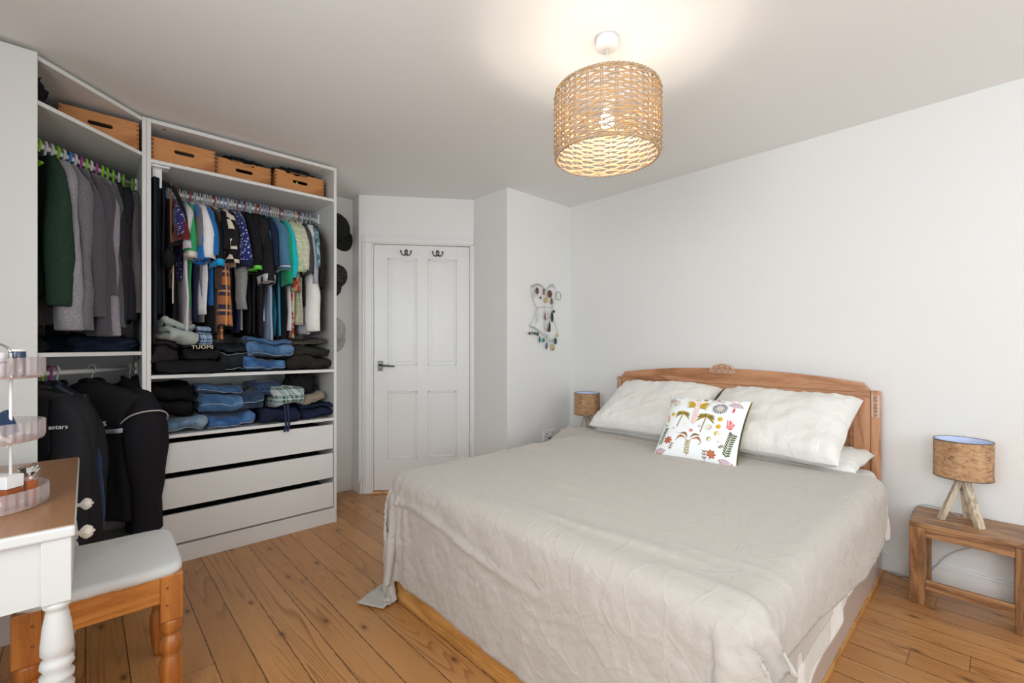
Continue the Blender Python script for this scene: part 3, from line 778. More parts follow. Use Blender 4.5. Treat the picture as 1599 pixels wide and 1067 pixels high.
t = thing('perfume_bottle', 'amber perfume bottle with a square white cap in the bottom tray', 'bottle', at_org(math.radians(40), .048, .006), math.radians(47))
B().box(-.032, .032, -.020, .020, 0, .052, .004).build('body', M_amber, t); B().box(-.033, .033, -.021, .021, .053, .085, .002).build('cap', M_white, t)
t = thing('perfume_bottle', 'slim amber perfume bottle without cap in the bottom tray', 'bottle', at_org(math.radians(66), .088, .006), math.radians(30))
B().box(-.013, .013, -.010, .010, 0, .062, .003).build('body', M_amber, t); B().lathe([(.005, .062), (.005, .072), (.001, .073)], 12).build('spray_nozzle', M_rose, t)
t = thing('crystal_knob', 'clear faceted crystal stopper standing behind the bottom organiser tray', 'ornament', (-2.0, -.125, dh + .0012))
B().lathe([(.012, 0), (.020, .010), (.020, .022), (.010, .030), (.016, .036), (.024, .046), (.020, .060), (.008, .064)], 8, smooth=False).build('facets', M_cryst, t)
# ================================================================ BED
BX0, BX1, BY0, BY1 = -1.958, -.412, 1.052, 3.00
BED = thing('bed', 'pine double bed with an arched carved headboard and drawer base', 'bed', (0, 0, 0))
g = B(); g.box(BX0, BX1, BY0, BY1, .022, .185)
g = B(); g.box(BX0 + .012, BX1 - .020, BY0 + .004, BY1, .024, .178, .002); g.build('base', M_ply, BED)
g = B(); g.box(BX0, BX1, BY0, BY1, 0, .024, .003); g.build('plinth_board', M_ply, BED)
g = B(); g.box(BX0, BX1, BY0, BY1, .1785, .200, .003); g.build('top_board', M_ply, BED)
for (a, b) in ((BY0 + .01, 2.121), (2.125, BY1 - .02)):
    d = B().box(BX1 - .0195, BX1 - .003, a, b, .028, .175, .002).build('drawer', M_bedpanel, BED)
    d['label'] = 'glossy taupe drawer front'
    cy = (a + b) / 2
g = B(); g.tube([(BX1 + .008, 1.30, .10), (BX1 + .008, 1.38, .10)], .006, 8); 
for y in (1.305, 1.375): g.tube([(BX1 - .004, y, .10), (BX1 + .008, y, .10)], .005, 8)
g.build('drawer_handle', M_steel, BED)
# headboard
HX0, HX1, HY = -2.024, -.420, 2.996
hc = (HX0 + HX1) / 2; hw = (HX1 - HX0) / 2 - .046
HB = None
def htop(x):
    t = abs(x - hc) / hw
    z = .972 + .054 * (1 - t ** 2.2)
    if t > .955: z -= .035 * ((t - .955) / .045) ** 2.2
    return z
g = B(); n = 90
fy, by = HY - .004, HY + .030
def strip(g, x0, x1, zlo, zhi, yf, yb, mi=0, n=48):
    v = []; f = []
    for i in range(n + 1):
        x = x0 + (x1 - x0) * i / n
        a = zlo(x) if callable(zlo) else zlo; b = zhi(x) if callable(zhi) else zhi
        v += [(x, yf, a), (x, yf, b), (x, yb, b), (x, yb, a)]
    for i in range(n):
        p = 4 * i; q = p + 4
        f += [(p, q, q + 1, p + 1), (p + 1, q + 1, q + 2, p + 2), (p + 2, q + 2, q + 3, p + 3), (p + 3, q + 3, q, p)]
    f += [(0, 1, 2, 3), (4 * n + 3, 4 * n + 2, 4 * n + 1, 4 * n)]
    g.add(v, f, mi, False)
gl = lambda x: .944 + .0 * x
strip(g, hc - hw, hc + hw, .930, htop, HY - .008, by)
strip(g, hc - hw, hc + hw, .926, .931, HY - .004, by, n=4)
HBo = g.build('headboard', M_pine_hb, BED)
g = B()
pan = ((hc - .686, hc - .066), (hc + .066, hc + .686)); pz0, pz1 = .30, .900
strip(g, hc - hw, hc + hw, pz1, .927, fy, by, n=2)
g.build('top_rail', M_pine_hb, HBo)
for (a, b) in ((hc - hw, pan[0][0]), (pan[0][1], pan[1][0]), (pan[1][1], hc + hw)):
    g = B(); strip(g, a, b, pz0 - .06, pz1 - .0005, fy, by, n=2); g.build('stile', M_pine_hbv, HBo)
for (a, b) in pan:
    g = B(); g.box(a, b, HY + .012, by - .002, pz0, pz1)
    bw = .020
    for k, (p, q, r, s) in enumerate(((a, b, pz1 - bw, pz1), (a, a + bw, pz0, pz1 - bw), (b - bw, b, pz0, pz1 - bw))): g.box(p, q, HY + .002, HY + .013, r, s, .004)
    g.box(a + .045, b - .045, HY + .006, HY + .013, pz0, pz1 - .045, .005)
    g.build('panel', M_pine_hb, HBo)
M_carve = mat('carved_pale_wood', (0.66, 0.52, 0.45), 0.6)
for s in (-1, 1):
    x = hc + s * (hw + .022)
    po = B().box(x - .0215, x + .0215, HY - .006, by, .470, .938, .008).build('side_post', M_pine_hbv, HBo)
    g = B(); g.box(x - .016, x + .016, HY - .009, HY - .005, .800, .915, .001)
    for k in range(6):
        z = .811 + k * .0187
        g.tube([(x + .0085 * math.cos(a), HY - .010, z + .0085 * math.sin(a)) for a in [2 * PI * j / 14 for j in range(14)]], .0018, 5, mi=1, closed=True)
        g.sphere((x, HY - .009, z), .004, 10, 6, mi=1, sc=(1, .5, 1))
        for j in range(3):
            a = j * 2 * PI / 3; g.sphere((x + .0045 * math.cos(a), HY - .0095, z + .0045 * math.sin(a)), .0022, 8, 5, mi=2, sc=(1, .6, 1))
    g.build('carved_strip', [M_carve, M_pine_hb, mat('carved_shadow_stain', (.22, .10, .05), .6)], po)  # small dark brown dots inside each carved ring
# fan crest
g = B(); fz = .998
v = [(hc, 0, fz)]; 
def fan(g, R, y0, y1, mi, lobes=5, k0=0.0):
    n = 60; v = []; f = []
    for yy in (y0, y1):
        for i in range(n + 1):
            a = PI * i / n; r = R * (1 + .07 * abs(math.sin(lobes * a))) if lobes else R
            v.append((hc + r * 1.28 * math.cos(a), yy, fz + r * .95 * math.sin(a)))
    f = [tuple(range(n + 1)), tuple(range(n + 1, 2 * n + 2))[::-1]] + [(i, n + 1 + i, n + 2 + i, i + 1) for i in range(n)] + [(0, n, 2 * n + 1, n + 1)]
    g.add(v, f, mi, False)
fan(g, .057, HY - .014, HY + .01, 0); 
for k in range(5):
    a = PI * (k + .5) / 5
    for (r0, r1, w) in ((.018, .054, .0115),):
        pts = []
        c0 = Vector((hc + r0 * 1.28 * math.cos(a), HY - .0155, fz + r0 * .95 * math.sin(a))); c1 = Vector((hc + r1 * 1.28 * math.cos(a), HY - .0155, fz + r1 * .95 * math.sin(a)))
        d = (c1 - c0).normalized(); nn = Vector((-d.z, 0, d.x))
        g.tube([tuple(c0 + (c1 - c0) * (.5 - .5 * math.cos(q)) + nn * w * math.sin(q) * (.35 + .65 * (.5 - .5 * math.cos(q)))) for q in [2 * PI * j / 22 for j in range(22)]], .0016, 5, mi=1, closed=True)
        g.sphere(tuple(c0 + (c1 - c0) * .75), .004, 10, 6, mi=1, sc=(1, .5, 1))
g.tube([(hc + .058 * 1.28 * math.cos(q) * (1 + .07 * abs(math.sin(5 * q))), HY - .0145, fz + .058 * .95 * math.sin(q) * (1 + .07 * abs(math.sin(5 * q)))) for q in [PI * j / 60 for j in range(61)]], .0022, 5, mi=1)
g.tube([(hc + .014 * 1.28 * math.cos(q), HY - .0150, fz + .014 * math.sin(q)) for q in [PI * j / 12 for j in range(13)]], .0018, 5, mi=1)
g.tube([(hc - .075, HY - .0145, fz + .002), (hc + .075, HY - .0145, fz + .002)], .002, 5, mi=1)
g.build('fan_crest', [M_pine_hb, M_carve], HBo)

# mattress in a fitted sheet
def rbox(x0, x1, y0, y1, z0, z1, r, nx=40, ny=50, bump=.0):
    b = bmesh.new(); bmesh.ops.create_cube(b, size=1)
    for q in b.verts: q.co = Vector(((x0 + x1) / 2 + q.co.x * (x1 - x0), (y0 + y1) / 2 + q.co.y * (y1 - y0), (z0 + z1) / 2 + q.co.z * (z1 - z0)))
    bmesh.ops.bevel(b, geom=b.edges[:], offset=r, segments=5, affect='EDGES', profile=.5)
    return B().bm(b, 0, True)
tag(rbox(BX0 + .012, BX1 - .018, BY0 + .03, 2.985, .2005, .532, .045).build('mattress', M_sheet), 'mattress in a cream fitted sheet lying on the pine bed', 'mattress')

# duvet: thin quilt over the mattress, hanging over the right edge, edge rolled at the head
def duvet():
    y0, y1 = 1.135, 2.620; rows = []; ny = 90
    for j in range(ny + 1):
        y = y0 + (y1 - y0) * j / ny; row = []
        hem = .31 - .10 * sstep(2.3, 1.5, y)
        path = [(-1.990, .30), (-1.990, .40), (-1.985, .50), (-1.972, .535), (-1.945, .556), (-1.90, .562)]
        for k in range(1, 24): path.append((-1.90 + (1.43) * k / 24, .562 + .006 * math.sin(PI * k / 24)))
        path += [(-.47, .562), (-.425, .554), (-.392, .530), (-.380, .49), (-.377, .45), (-.376, .40), (-.376, (.40 + hem) / 2), (-.376, hem)]
        out = sstep(2.35, 2.68, y)
        for k, (x, z) in enumerate(path):
            xx = x
            if x > -.46:
                xx += .040 * out * sstep(.56, .35, z) + .005 * math.sin(y * 26 + z * 5) * sstep(.55, .36, z)
            zz = z + .004 * nz(x * 4, y * 4, 3) * (z > .54)
            row.append((xx, y, zz))
        rows.append(row)
    return rows
R_ = duvet()
g = B(); 
inner = [[(x + (.0 if abs(z - .56) < .02 else (.014 if x < -1 else -.014)), y, z - (.016 if z > .52 else 0)) for (x, y, z) in r] for r in R_]
g.grid(R_); g.grid([r[::-1] for r in inner])
a, b_ = R_[-1], inner[-1]
mid = [((p[0] + q[0]) / 2, p[1] + .012, (p[2] + q[2]) / 2) for p, q in zip(a, b_)]
g.grid([a, mid, b_]); g.grid([inner[0], R_[0]])
g.grid([[r[-1] for r in R_], [r[-1] for r in inner]]); g.grid([[r[0] for r in inner], [r[0] for r in R_]])
duv = g.build('duvet', M_under)
tag(duv, 'cream duvet whose rolled edge shows under the taupe bedspread near the pillows', 'duvet')

# white and taupe cloth layers hanging under the bedspread on the right side
def hang(name, label, mtl, ya, yb, ztop, hemf, x0, amp, fr, seed, cat='sheet', th=.0025):
    ny, nzv = 110, 26; rows = []
    for i in range(nzv + 1):
        t = i / nzv; row = []
        for j in range(ny + 1):
            y = ya + (yb - ya) * j / ny; h = hemf(y); z = ztop + (h - ztop) * t
            fold = math.sin(y * fr + 2.2 * nz(y * 3, seed, 1)) * amp * (t ** .8)
            row.append((x0 + .012 * t + fold + .004 * nz(y * 12, z * 12, seed), y + .01 * nz(y * 5, z * 4, seed + 3) * t, z + .006 * nz(y * 9, seed, 2) * t))
        rows.append(row)
    g = B().grid(rows); o = g.build(name, mtl)
    md = o.modifiers.new('solid', 'SOLIDIFY'); md.thickness = th
    return tag(o, label, cat)
hang('bed_sheet', 'white sheet hanging below the bedspread over the bed drawers', M_sheet, 1.13, 2.50, .46, lambda y: .36 - .19 * sstep(2.5, 1.45, y) + .07 * sstep(1.3, 1.13, y), -.388, .010, 22, 5)
hang('duvet_cover', 'crumpled taupe layer bulging out under the bedspread at the near foot corner', M_taupe, 1.085, 1.62, .47, lambda y: .10 + .28 * sstep(1.15, 1.60, y), -.372, .018, 17, 9, 'duvet cover')

# bedspread: draped by a short cloth simulation over the bed, then finished with fine creases
def bedspread():
    sp = .0205
    y_foot, y_head = 1.052 - .475, 2.565
    ny = int((y_head - y_foot) / sp); nx = 112
    V = []; F = []
    for j in range(ny + 1):
        y = y_foot + (y_head - y_foot) * j / ny; t = j / ny
        xl = -1.958 - .515 + .03 * t; xr = -.412 + .200 + .115 * sstep(.30, .85, t)
        for i in range(nx + 1):
            x = xl + (xr - xl) * i / nx
            V.append((x, y + .012 * nz(x * 1.5, 0, 4) * (1 - t), .585 + .004 * nz(x * 6, y * 6, 9)))
    for j in range(ny):
        for i in range(nx):
            a = j * (nx + 1) + i; F.append((a, a + 1, a + nx + 2, a + nx + 1))
    me = bpy.data.meshes.new('bedspread'); me.from_pydata(V, [], F)
    o = bpy.data.objects.new('bedspread', me); COL.objects.link(o)
    vg = o.vertex_groups.new(name='pin'); pins = [ny * (nx + 1) + i for i in range(14, nx - 22)]
    vg.add(pins, 1.0, 'REPLACE')
    # collision bodies: a rounded block standing in for the made bed, and the floor, both removed afterwards
    cb = rbox(BX0 - .012, BX1 + .055, BY0 + .004, 2.9, .0, .566, .060).build('sim_block', M_sheet); cb.modifiers.new('c', 'COLLISION')
    cb.collision.thickness_outer = .006; cb.collision.cloth_friction = 12
    fb = B().box(-3, 1, 0, 3, -.2, 0.0).build('sim_floor', M_sheet); fb.modifiers.new('c', 'COLLISION'); fb.collision.thickness_outer = .004; fb.collision.cloth_friction = 20
    md = o.modifiers.new('cloth', 'CLOTH'); cs = md.settings
    cs.quality = 6; cs.mass = .25; cs.air_damping = 2.0
    cs.tension_stiffness = 25; cs.compression_stiffness = 25; cs.shear_stiffness = 8; cs.bending_stiffness = .35
    cs.tension_damping = 8; cs.compression_damping = 8; cs.shear_damping = 8; cs.bending_damping = .6
    cs.vertex_group_mass = 'pin'
    md.collision_settings.use_collision = True; md.collision_settings.distance_min = .005; md.collision_settings.collision_quality = 3
    md.collision_settings.use_self_collision = False
    NF = 46
    md.point_cache.frame_start = 1; md.point_cache.frame_end = NF
    S.frame_start = 1; S.frame_end = NF
    for f in range(1, NF + 1): S.frame_set(f)
    dg = bpy.context.evaluated_depsgraph_get(); ev = o.evaluated_get(dg)
    co = np.empty(len(V) * 3); ev.data.vertices.foreach_get('co', co); co = co.reshape(-1, 3)
    for q in (cb, fb): bpy.data.objects.remove(q)
    o.modifiers.clear(); o.vertex_groups.clear(); S.frame_set(1)
    # refine twice on the grid, then add creases
    G = co.reshape(ny + 1, nx + 1, 3)
    def up(G):
        a, b, c = G.shape
        def ax(G):
            n = G.shape[0]; Pm = np.concatenate([2 * G[:1] - G[1:2], G, 2 * G[-1:] - G[-2:-1]])
            o_ = np.empty((2 * n - 1,) + G.shape[1:]); o_[0::2] = G
            o_[1::2] = (-Pm[0:n - 1] + 9 * Pm[1:n] + 9 * Pm[2:n + 1] - Pm[3:n + 2]) / 16; return o_
        return ax(ax(G).transpose(1, 0, 2)).transpose(1, 0, 2)
    G = up(G)
    du = np.gradient(G, axis=1); dv = np.gradient(G, axis=0); Nn = np.cross(du, dv); Nn /= np.linalg.norm(Nn, axis=2, keepdims=True) + 1e-12
    h, w, _ = G.shape
    D_ = np.zeros((h, w))
    for j in range(h):
        for i in range(w):
            x, y, z = G[j, i]; s = i / w; t = j / h
            top = sstep(.52, .56, z)
            a = noise.noise(Vector((x * 2.2 + y * .9, y * 19, 1.0)))
            a = max(0, a - .08) * 2
            b_ = noise.noise(Vector((x * 1.5 - y, y * 42, 5.0)))
            d = top * (.012 * a * (.5 + noise.noise(Vector((x * 1.3, y * 1.3, 2)))) + .0010 * max(0, b_))
            side = 1 - top
            u_, v_ = x * 9 + (0 if z < .5 else 0), z * 9
            c = noise.noise(Vector((x * 7 + z * 3, y * 7, z * 8))); c2 = abs(noise.noise(Vector((x * 13, y * 13 + 3, z * 11 + x * 5))))
            c3 = abs(noise.noise(Vector((x * 5 - z * 9, y * 6 + z * 9, 7.0 + z * 3))))
            d += side * (.007 * c - .008 * max(0, .09 - c2) * 6 + .006 * max(0, .08 - c3) * 7)
            if y < 1.10:
                zc = .455 + .025 * math.sin((x + 1.9) * 5.5) - .05 * sstep(-1.9, -1.3, x)
                d += .014 * math.exp(-((z - zc) / .013) ** 2) * sstep(-1.97, -1.85, x) * sstep(-.9, -1.35, x)
            D_[j, i] = d
    sgn = 1.0 if Nn[h // 2, w // 2, 2] > 0 else -1.0
    G = G + Nn * (sgn * D_)[..., None]
    G[..., 2] = np.maximum(G[..., 2], .004)
    g = B(); g.grid([[tuple(p) for p in r] for r in G])
    bpy.data.objects.remove(o)
    ob = g.build('bedspread', M_taupe); hm = B(); hm.tube([Vector(p) + Vector((0, .003, .003)) for p in G[-1][10:-1:2]], .0075, 8); hm.build('rolled_hem', M_taupe, ob); m2 = ob.modifiers.new('solid', 'SOLIDIFY'); m2.thickness = .0025; m2.offset = 1.0
    tag(ob, 'taupe linen bedspread spread over the bed and hanging down its foot', 'bedspread')
bedspread()

# pillows
def pillow(name, label, w, d, t, M, mtl, seed, cat='pillow', bend=0.0, grp=None, wr=1.0):
    n, m = 46, 34; top = []; bot = []
    def sq(u): return math.copysign(abs(u) ** .85, u)
    for j in range(m + 1):
        v = -1 + 2 * j / m; rt = []; rb = []
        for i in range(n + 1):
            u = -1 + 2 * i / n
            uu = math.sin(u * PI / 2) * .55 + u * .45; vv = math.sin(v * PI / 2) * .55 + v * .45
            x = w / 2 * uu * (1 - .045 * (1 - vv * vv)); y = d / 2 * vv * (1 - .055 * (1 - uu * uu))
            prof = max(0.0, (1 - uu ** 4)) ** .44 * max(0.0, (1 - vv ** 4)) ** .44
            lump = 1 + .22 * nz(uu * 1.6 + seed, vv * 1.4, seed)
            hh = t / 2 * prof * lump
            edge = max(0, 1 - prof)
            wk = wr * (.007 * nz(x * 14 + seed, y * 14, seed) + .009 * max(0, .10 - abs(nz(x * 5 + seed, y * 9, seed * 2))) * 10 * min(1, prof * 2) - .007 * max(0, .08 - abs(nz(x * 9 - y * 5, y * 8 + seed, seed * 3))) * 10)
            wk += wr * .004 * math.sin(x * 90 + seed) * edge * prof * 3 * (abs(vv) > .6)
            dz = bend * (uu * uu) * -1.0 + wr * .010 * nz(uu * 2 + 5, vv * 2, seed)
            x += .006 * nz(y * 9, seed, 1) ; y += .008 * nz(x * 6, seed, 2)
            rt.append((x, y, hh + wk * min(1, prof * 3) + dz)); rb.append((x, y, -hh * .8 + dz - .0008))
        top.append(rt); bot.append(rb[::-1])
    g = B(); g.grid(top, M=M); g.grid(bot, M=M)
    # seam joining both faces
    ring_t = top[0] + [r[-1] for r in top[1:]] + top[-1][::-1][1:] + [r[0] for r in top[::-1][1:]]
    ring_b = bot[0][::-1] + [r[0] for r in bot[1:]] + bot[-1][1:] + [r[-1] for r in bot[::-1][1:]]
    g.grid([ring_t, ring_b], M=M)
    o = g.build(name, mtl); return tag(o, label, cat, grp)
def PM(cx, cy, cz, rx, rz=0, ry=0): return Matrix.Translation((cx, cy, cz)) @ Matrix.Rotation(rz, 4, 'Z') @ Matrix.Rotation(rx, 4, 'X') @ Matrix.Rotation(ry, 4, 'Y')
pillow('pillow', 'flat cream pillow lying under the left-hand upper pillow', .70, .43, .125, PM(-1.575, 2.785, .592, math.radians(2), .02), M_pillow, 3)
pillow('pillow', 'flat cream pillow lying under the right-hand upper pillow, corner sticking out', .78, .43, .125, PM(-.835, 2.790, .592, math.radians(2), -.02), M_pillow, 7)
pillow('pillow', 'plump cream pillow leaning on the headboard at its left end', .70, .54, .185, PM(-1.560, 2.735, .765, math.radians(29), .03, .0), M_pillow, 11)
pillow('pillow', 'plump cream pillow leaning on the headboard at its right end', .72, .55, .185, PM(-.855, 2.735, .757, math.radians(28), -.02, .0), M_pillow, 23)

# ---- printed cushion
CW, CH_, CT = .435, .405, .125
MC = PM(-1.110, 2.436, .716, math.radians(52), math.radians(3.5), 0)
def csurf(u, v, off=0.0):
    uu, vv = 2 * u - 1, 2 * v - 1
    x = CW / 2 * uu * (1 - .07 * (1 - vv * vv)); y = CH_ / 2 * vv * (1 - .07 * (1 - uu * uu))
    pr = max(0.0, 1 - uu ** 4) ** .6 * max(0.0, 1 - vv ** 4) ** .6
    z = CT / 2 * pr + .004 * nz(uu * 3, vv * 3, 8) * pr
    return (x, y, z + off)
M_cush = fabric('white_cushion_cotton', (0.80, 0.84, 0.85), 0.85, 300, .15, var=.05)
M_olive = fabric('olive_cushion_back', (0.38, 0.32, 0.05), 0.85)
t = thing('printed_cushion', 'small square cushion printed with palms, sun and flowers against the pillows', 'cushion'); t.matrix_world = MC
n = 40; g = B()
top = [[csurf(.5 - .5 * math.cos(PI * i / n), .5 - .5 * math.cos(PI * j / n)) for i in range(n + 1)] for j in range(n + 1)]
g.grid(top); g.build('front_panel', M_cush, t)
g = B(); g.grid([[(p[0] * 1.022 + .003, p[1], -p[2] * .85 - .0006) for p in r][::-1] for r in top]); g.build('back_panel', M_olive, t)
cols = {'olive': (.36, .24, .03), 'gold': (.62, .40, .02), 'pink': (.78, .45, .40), 'crimson': (.62, .10, .16), 'grey': (.16, .14, .17), 'rust': (.42, .13, .05), 'mauve': (.55, .42, .48), 'green': (.12, .14, .05), 'blush': (.85, .65, .58), 'brown': (.26, .14, .06), 'cream': (.72, .70, .55)}
cn = list(cols); mats_c = [fabric('print_' + k, cols[k], .85, var=.05) for k in cn]
g = B(); _lay = [0]
def poly(pts, c, fan_c=None):
    """pts in cushion u (right), v (down from the top)"""
    _lay[0] += 1; off = .0009 + .00002 * (_lay[0] % 30)
    cc = fan_c or (sum(p[0] for p in pts) / len(pts), sum(p[1] for p in pts) / len(pts))
    n = len(pts); ring = [((p[0] + cc[0]) / 2, (p[1] + cc[1]) / 2) for p in pts]
    cl = lambda q: min(.985, max(.015, q))
    P = [csurf(cl(p[0]), cl(1 - p[1]), off) for p in pts] + [csurf(cl(p[0]), cl(1 - p[1]), off) for p in ring] + [csurf(cl(cc[0]), cl(1 - cc[1]), off)]
    f = [(k, (k + 1) % n, n + (k + 1) % n, n + k) for k in range(n)] + [(n + k, n + (k + 1) % n, 2 * n) for k in range(n)]
    g.add(P, f, cn.index(c), True)
def disc(u, v, r, c, n=16): poly([(u + r * math.cos(2 * PI * k / n), v + r * 1.07 * math.sin(2 * PI * k / n)) for k in range(n)], c)
def leaf(u0, v0, u1, v1, w, c, curve=0.0):
    n = 7; L = []; Rr = []
    dx, dy = u1 - u0, v1 - v0; l = math.hypot(dx, dy) or 1; nx_, ny_ = -dy / l, dx / l
    for k in range(n + 1):
        s = k / n; b = math.sin(PI * s) * w / 2; cu = curve * math.sin(PI * s)
        L.append((u0 + dx * s + nx_ * (b + cu), v0 + dy * s + ny_ * (b + cu))); Rr.append((u0 + dx * s + nx_ * (-b + cu), v0 + dy * s + ny_ * (-b + cu)))
    _lay[0] += 1; off = .0009 + .00002 * (_lay[0] % 30); cl = lambda q: min(.985, max(.015, q))
    P = [csurf(cl(p[0]), cl(1 - p[1]), off) for p in L + Rr]
    g.add(P, [(k, k + 1, n + 2 + k, n + 1 + k) for k in range(n)], cn.index(c), True)
def stroke(pts, w, c):
    for a, b in zip(pts[:-1], pts[1:]):
        dx, dy = b[0] - a[0], b[1] - a[1]; l = math.hypot(dx, dy) or 1; ox, oy = -dy / l * w / 2, dx / l * w / 2
        poly([(a[0] + ox, a[1] + oy), (b[0] + ox, b[1] + oy), (b[0] - ox, b[1] - oy), (a[0] - ox, a[1] - oy)], c)
def burst(u, v, r0, r1, n, w, c):
    for k in range(n):
        a = 2 * PI * k / n; leaf(u + r0 * math.cos(a), v + r0 * math.sin(a), u + r1 * math.cos(a), v + r1 * math.sin(a), w, c)
def frond(u, v, du, dv, n, l, w, c, cs='grey'):
    stroke([(u, v), (u + du, v + dv)], .007, cs)
    L = math.hypot(du, dv); tx, ty = du / L, dv / L
    for k in range(n):
        s = (k + .5) / n
        for q in (-1, 1):
            bx, by = u + du * s, v + dv * s; leaf(bx, by, bx + (tx * .7 - ty * q * .7) * l, by + (ty * .7 + tx * q * .7) * l, w, c)
def palm(u, v, h, lean, s=1.0, cl='olive'):
    stroke([(u - lean, v + h), (u - lean * .6, v + h * .6), (u, v)], .013, 'brown'); disc(u - lean, v + h, .010, 'crimson', 8)
    for k, a in enumerate((-170, -140, -112, -88, -60, -30, -5, 30, 155)):
        a = math.radians(a); r = (.11 + .015 * (k % 2)) * s
        leaf(u, v, u + r * math.cos(a), v + r * .8 * math.sin(a) + .045 * s, .028 * s, cl if k % 3 else 'green', -.02 * (1 if math.cos(a) > 0 else -1))
def fanm(u, v, r, a0, a1, n, c1, c2):
    for k in range(n):
        a = math.radians(a0 + (a1 - a0) * k / (n - 1)); leaf(u, v, u + r * math.cos(a), v + r * math.sin(a), .9 * r * math.radians(abs(a1 - a0)) / n, c1)
        disc(u + r * math.cos(a), v + r * math.sin(a), r * .13, c2, 6)
# crest of golden plumes above a pink frond
for s in (-1, 1):
    for k in range(6):
        leaf(.44 + s * .02, .25 - k * .012, .44 + s * (.13 + .008 * k), .24 - .028 * k + .03, .024, 'gold' if k % 2 else 'olive', -s * .03)
poly([(.40, .12), (.42, .09), (.46, .09), (.48, .12), (.455, .20), (.44, .25), (.425, .20)], 'blush')
frond(.44, .52, 0, -.26, 7, .055, .016, 'pink', 'pink')
burst(.725, .215, .045, .098, 20, .017, 'grey'); disc(.725, .215, .043, 'grey'); disc(.725, .215, .036, 'cream'); disc(.725, .215, .014, 'mauve'); stroke([(.712, .205), (.718, .205)], .006, 'grey'); stroke([(.732, .205), (.738, .205)], .006, 'grey')
palm(.275, .36, .20, .035, .95); palm(.585, .37, .24, .02, 1.12)
for (v_, c) in ((.385, 'gold'), (.50, 'gold'), (.605, 'gold')): disc(.765, v_, .031, c)
disc(.782, .610, .026, 'cream'); disc(.690, .705, .030, 'olive'); disc(.702, .710, .026, 'cream')
for k in range(7):
    a = math.radians(-120 + k * 33); leaf(.875, .505, .875 + .055 * math.cos(a) + .01, .43 + .065 * math.sin(a), .026, 'crimson' if k % 2 else 'pink', .01)
for k in range(6): leaf(.86, .50, .845 + .018 * k, .37 + .004 * k * k, .022, 'crimson', .012)
burst(.445, .615, .014, .036, 8, .014, 'pink'); burst(.445, .615, .0, .020, 6, .012, 'rust')
burst(.335, .52, 0, .026, 6, .010, 'blush'); burst(.535, .53, 0, .028, 6, .010, 'mauve')
disc(.655, .53, .040, 'mauve'); disc(.645, .525, .035, 'cream')
for s in (-1, 1):
    leaf(.44 + s * .02, .76, .44 + s * .17, .80, .035, 'rust', -s * .07); leaf(.44 + s * .015, .74, .44 + s * .145, .68, .035, 'brown', -s * .045)
frond(.44, .965, 0, -.19, 6, .05, .016, 'olive', 'green')
for (u_, v_) in ((.175, .79), (.735, .90)):
    for k in range(7): a = k * 2 * PI / 7; leaf(u_, v_, u_ + .062 * math.cos(a), v_ + .062 * math.sin(a), .032, 'rust')
    burst(u_, v_, 0, .040, 7, .018, 'crimson'); disc(u_, v_, .018, 'olive', 10)
frond(.655, .985, -.0, -.11, 3, .04, .014, 'brown'); frond(.215, .92, .03, -.09, 3, .035, .012, 'brown'); frond(.81, .80, .05, -.04, 3, .03, .012, 'brown')
frond(.895, .90, .045, -.33, 10, .062, .022, 'green', 'grey'); frond(.90, .60, .03, -.05, 2, .035, .012, 'grey')
fanm(.895, .915, .075, 25, 155, 9, 'mauve', 'rust'); fanm(.10, .90, .070, 30, 160, 9, 'mauve', 'rust')
frond(.07, .86, .03, -.25, 8, .045, .018, 'green', 'grey')
fanm(.885, .17, .075, -160, -20, 9, 'mauve', 'brown'); leaf(.885, .17, .885, .27, .03, 'crimson')
fanm(.055, .17, .070, -150, -20, 8, 'mauve', 'brown'); leaf(.055, .17, .05, .25, .025, 'pink')
disc(.145, .18, .055, 'mauve'); disc(.147, .18, .047, 'cream'); leaf(.13, .225, .165, .135, .035, 'grey')
for k in range(7): leaf(.075, .46, .04 + .014 * k, .36 + .003 * k * k, .018, 'pink')
leaf(.08, .43, .10, .52, .03, 'gold'); disc(.135, .375, .026, 'gold'); leaf(.05, .52, .13, .55, .016, 'olive', .03)
for k in range(5): stroke([(.60 + .035 * k, .055 + .01 * (k % 2)), (.585 + .035 * k, .10)], .008, 'grey')
disc(.505, .055, .028, 'olive'); disc(.66, .035, .022, 'crimson', 8); leaf(.36, .075, .44, .035, .020, 'olive', .02); leaf(.30, .05, .36, .09, .016, 'blush'); leaf(.56, .05, .62, .03, .016, 'gold')
for k in range(5): stroke([(.06 + .03 * k, .04), (.075 + .03 * k, .085)], .007, 'grey')
disc(.90, .045, .022, 'blush'); leaf(.80, .04, .86, .09, .02, 'pink')
burst(.20, .60, 0, .022, 6, .008, 'mauve'); burst(.585, .80, 0, .018, 6, .008, 'mauve'); burst(.26, .66, 0, .016, 5, .008, 'blush'); burst(.80, .72, 0, .016, 5, .008, 'mauve')
g.build('printed_motifs', mats_c, t)
# ================================================================ CLOTHES
def view_ray(px, py):
    """direction seen at a photo pixel, used only to read real positions off the photo"""
    r = (px - 799.5) / 713; h = (541 - py) / 713
    return Vector((r * .682 - .731, r * .731 + .682, h))
def on_x(px, py, X):
    d = view_ray(px, py); s = X / d.x; return Vector((X, d.y * s, CAM_H + d.z * s))

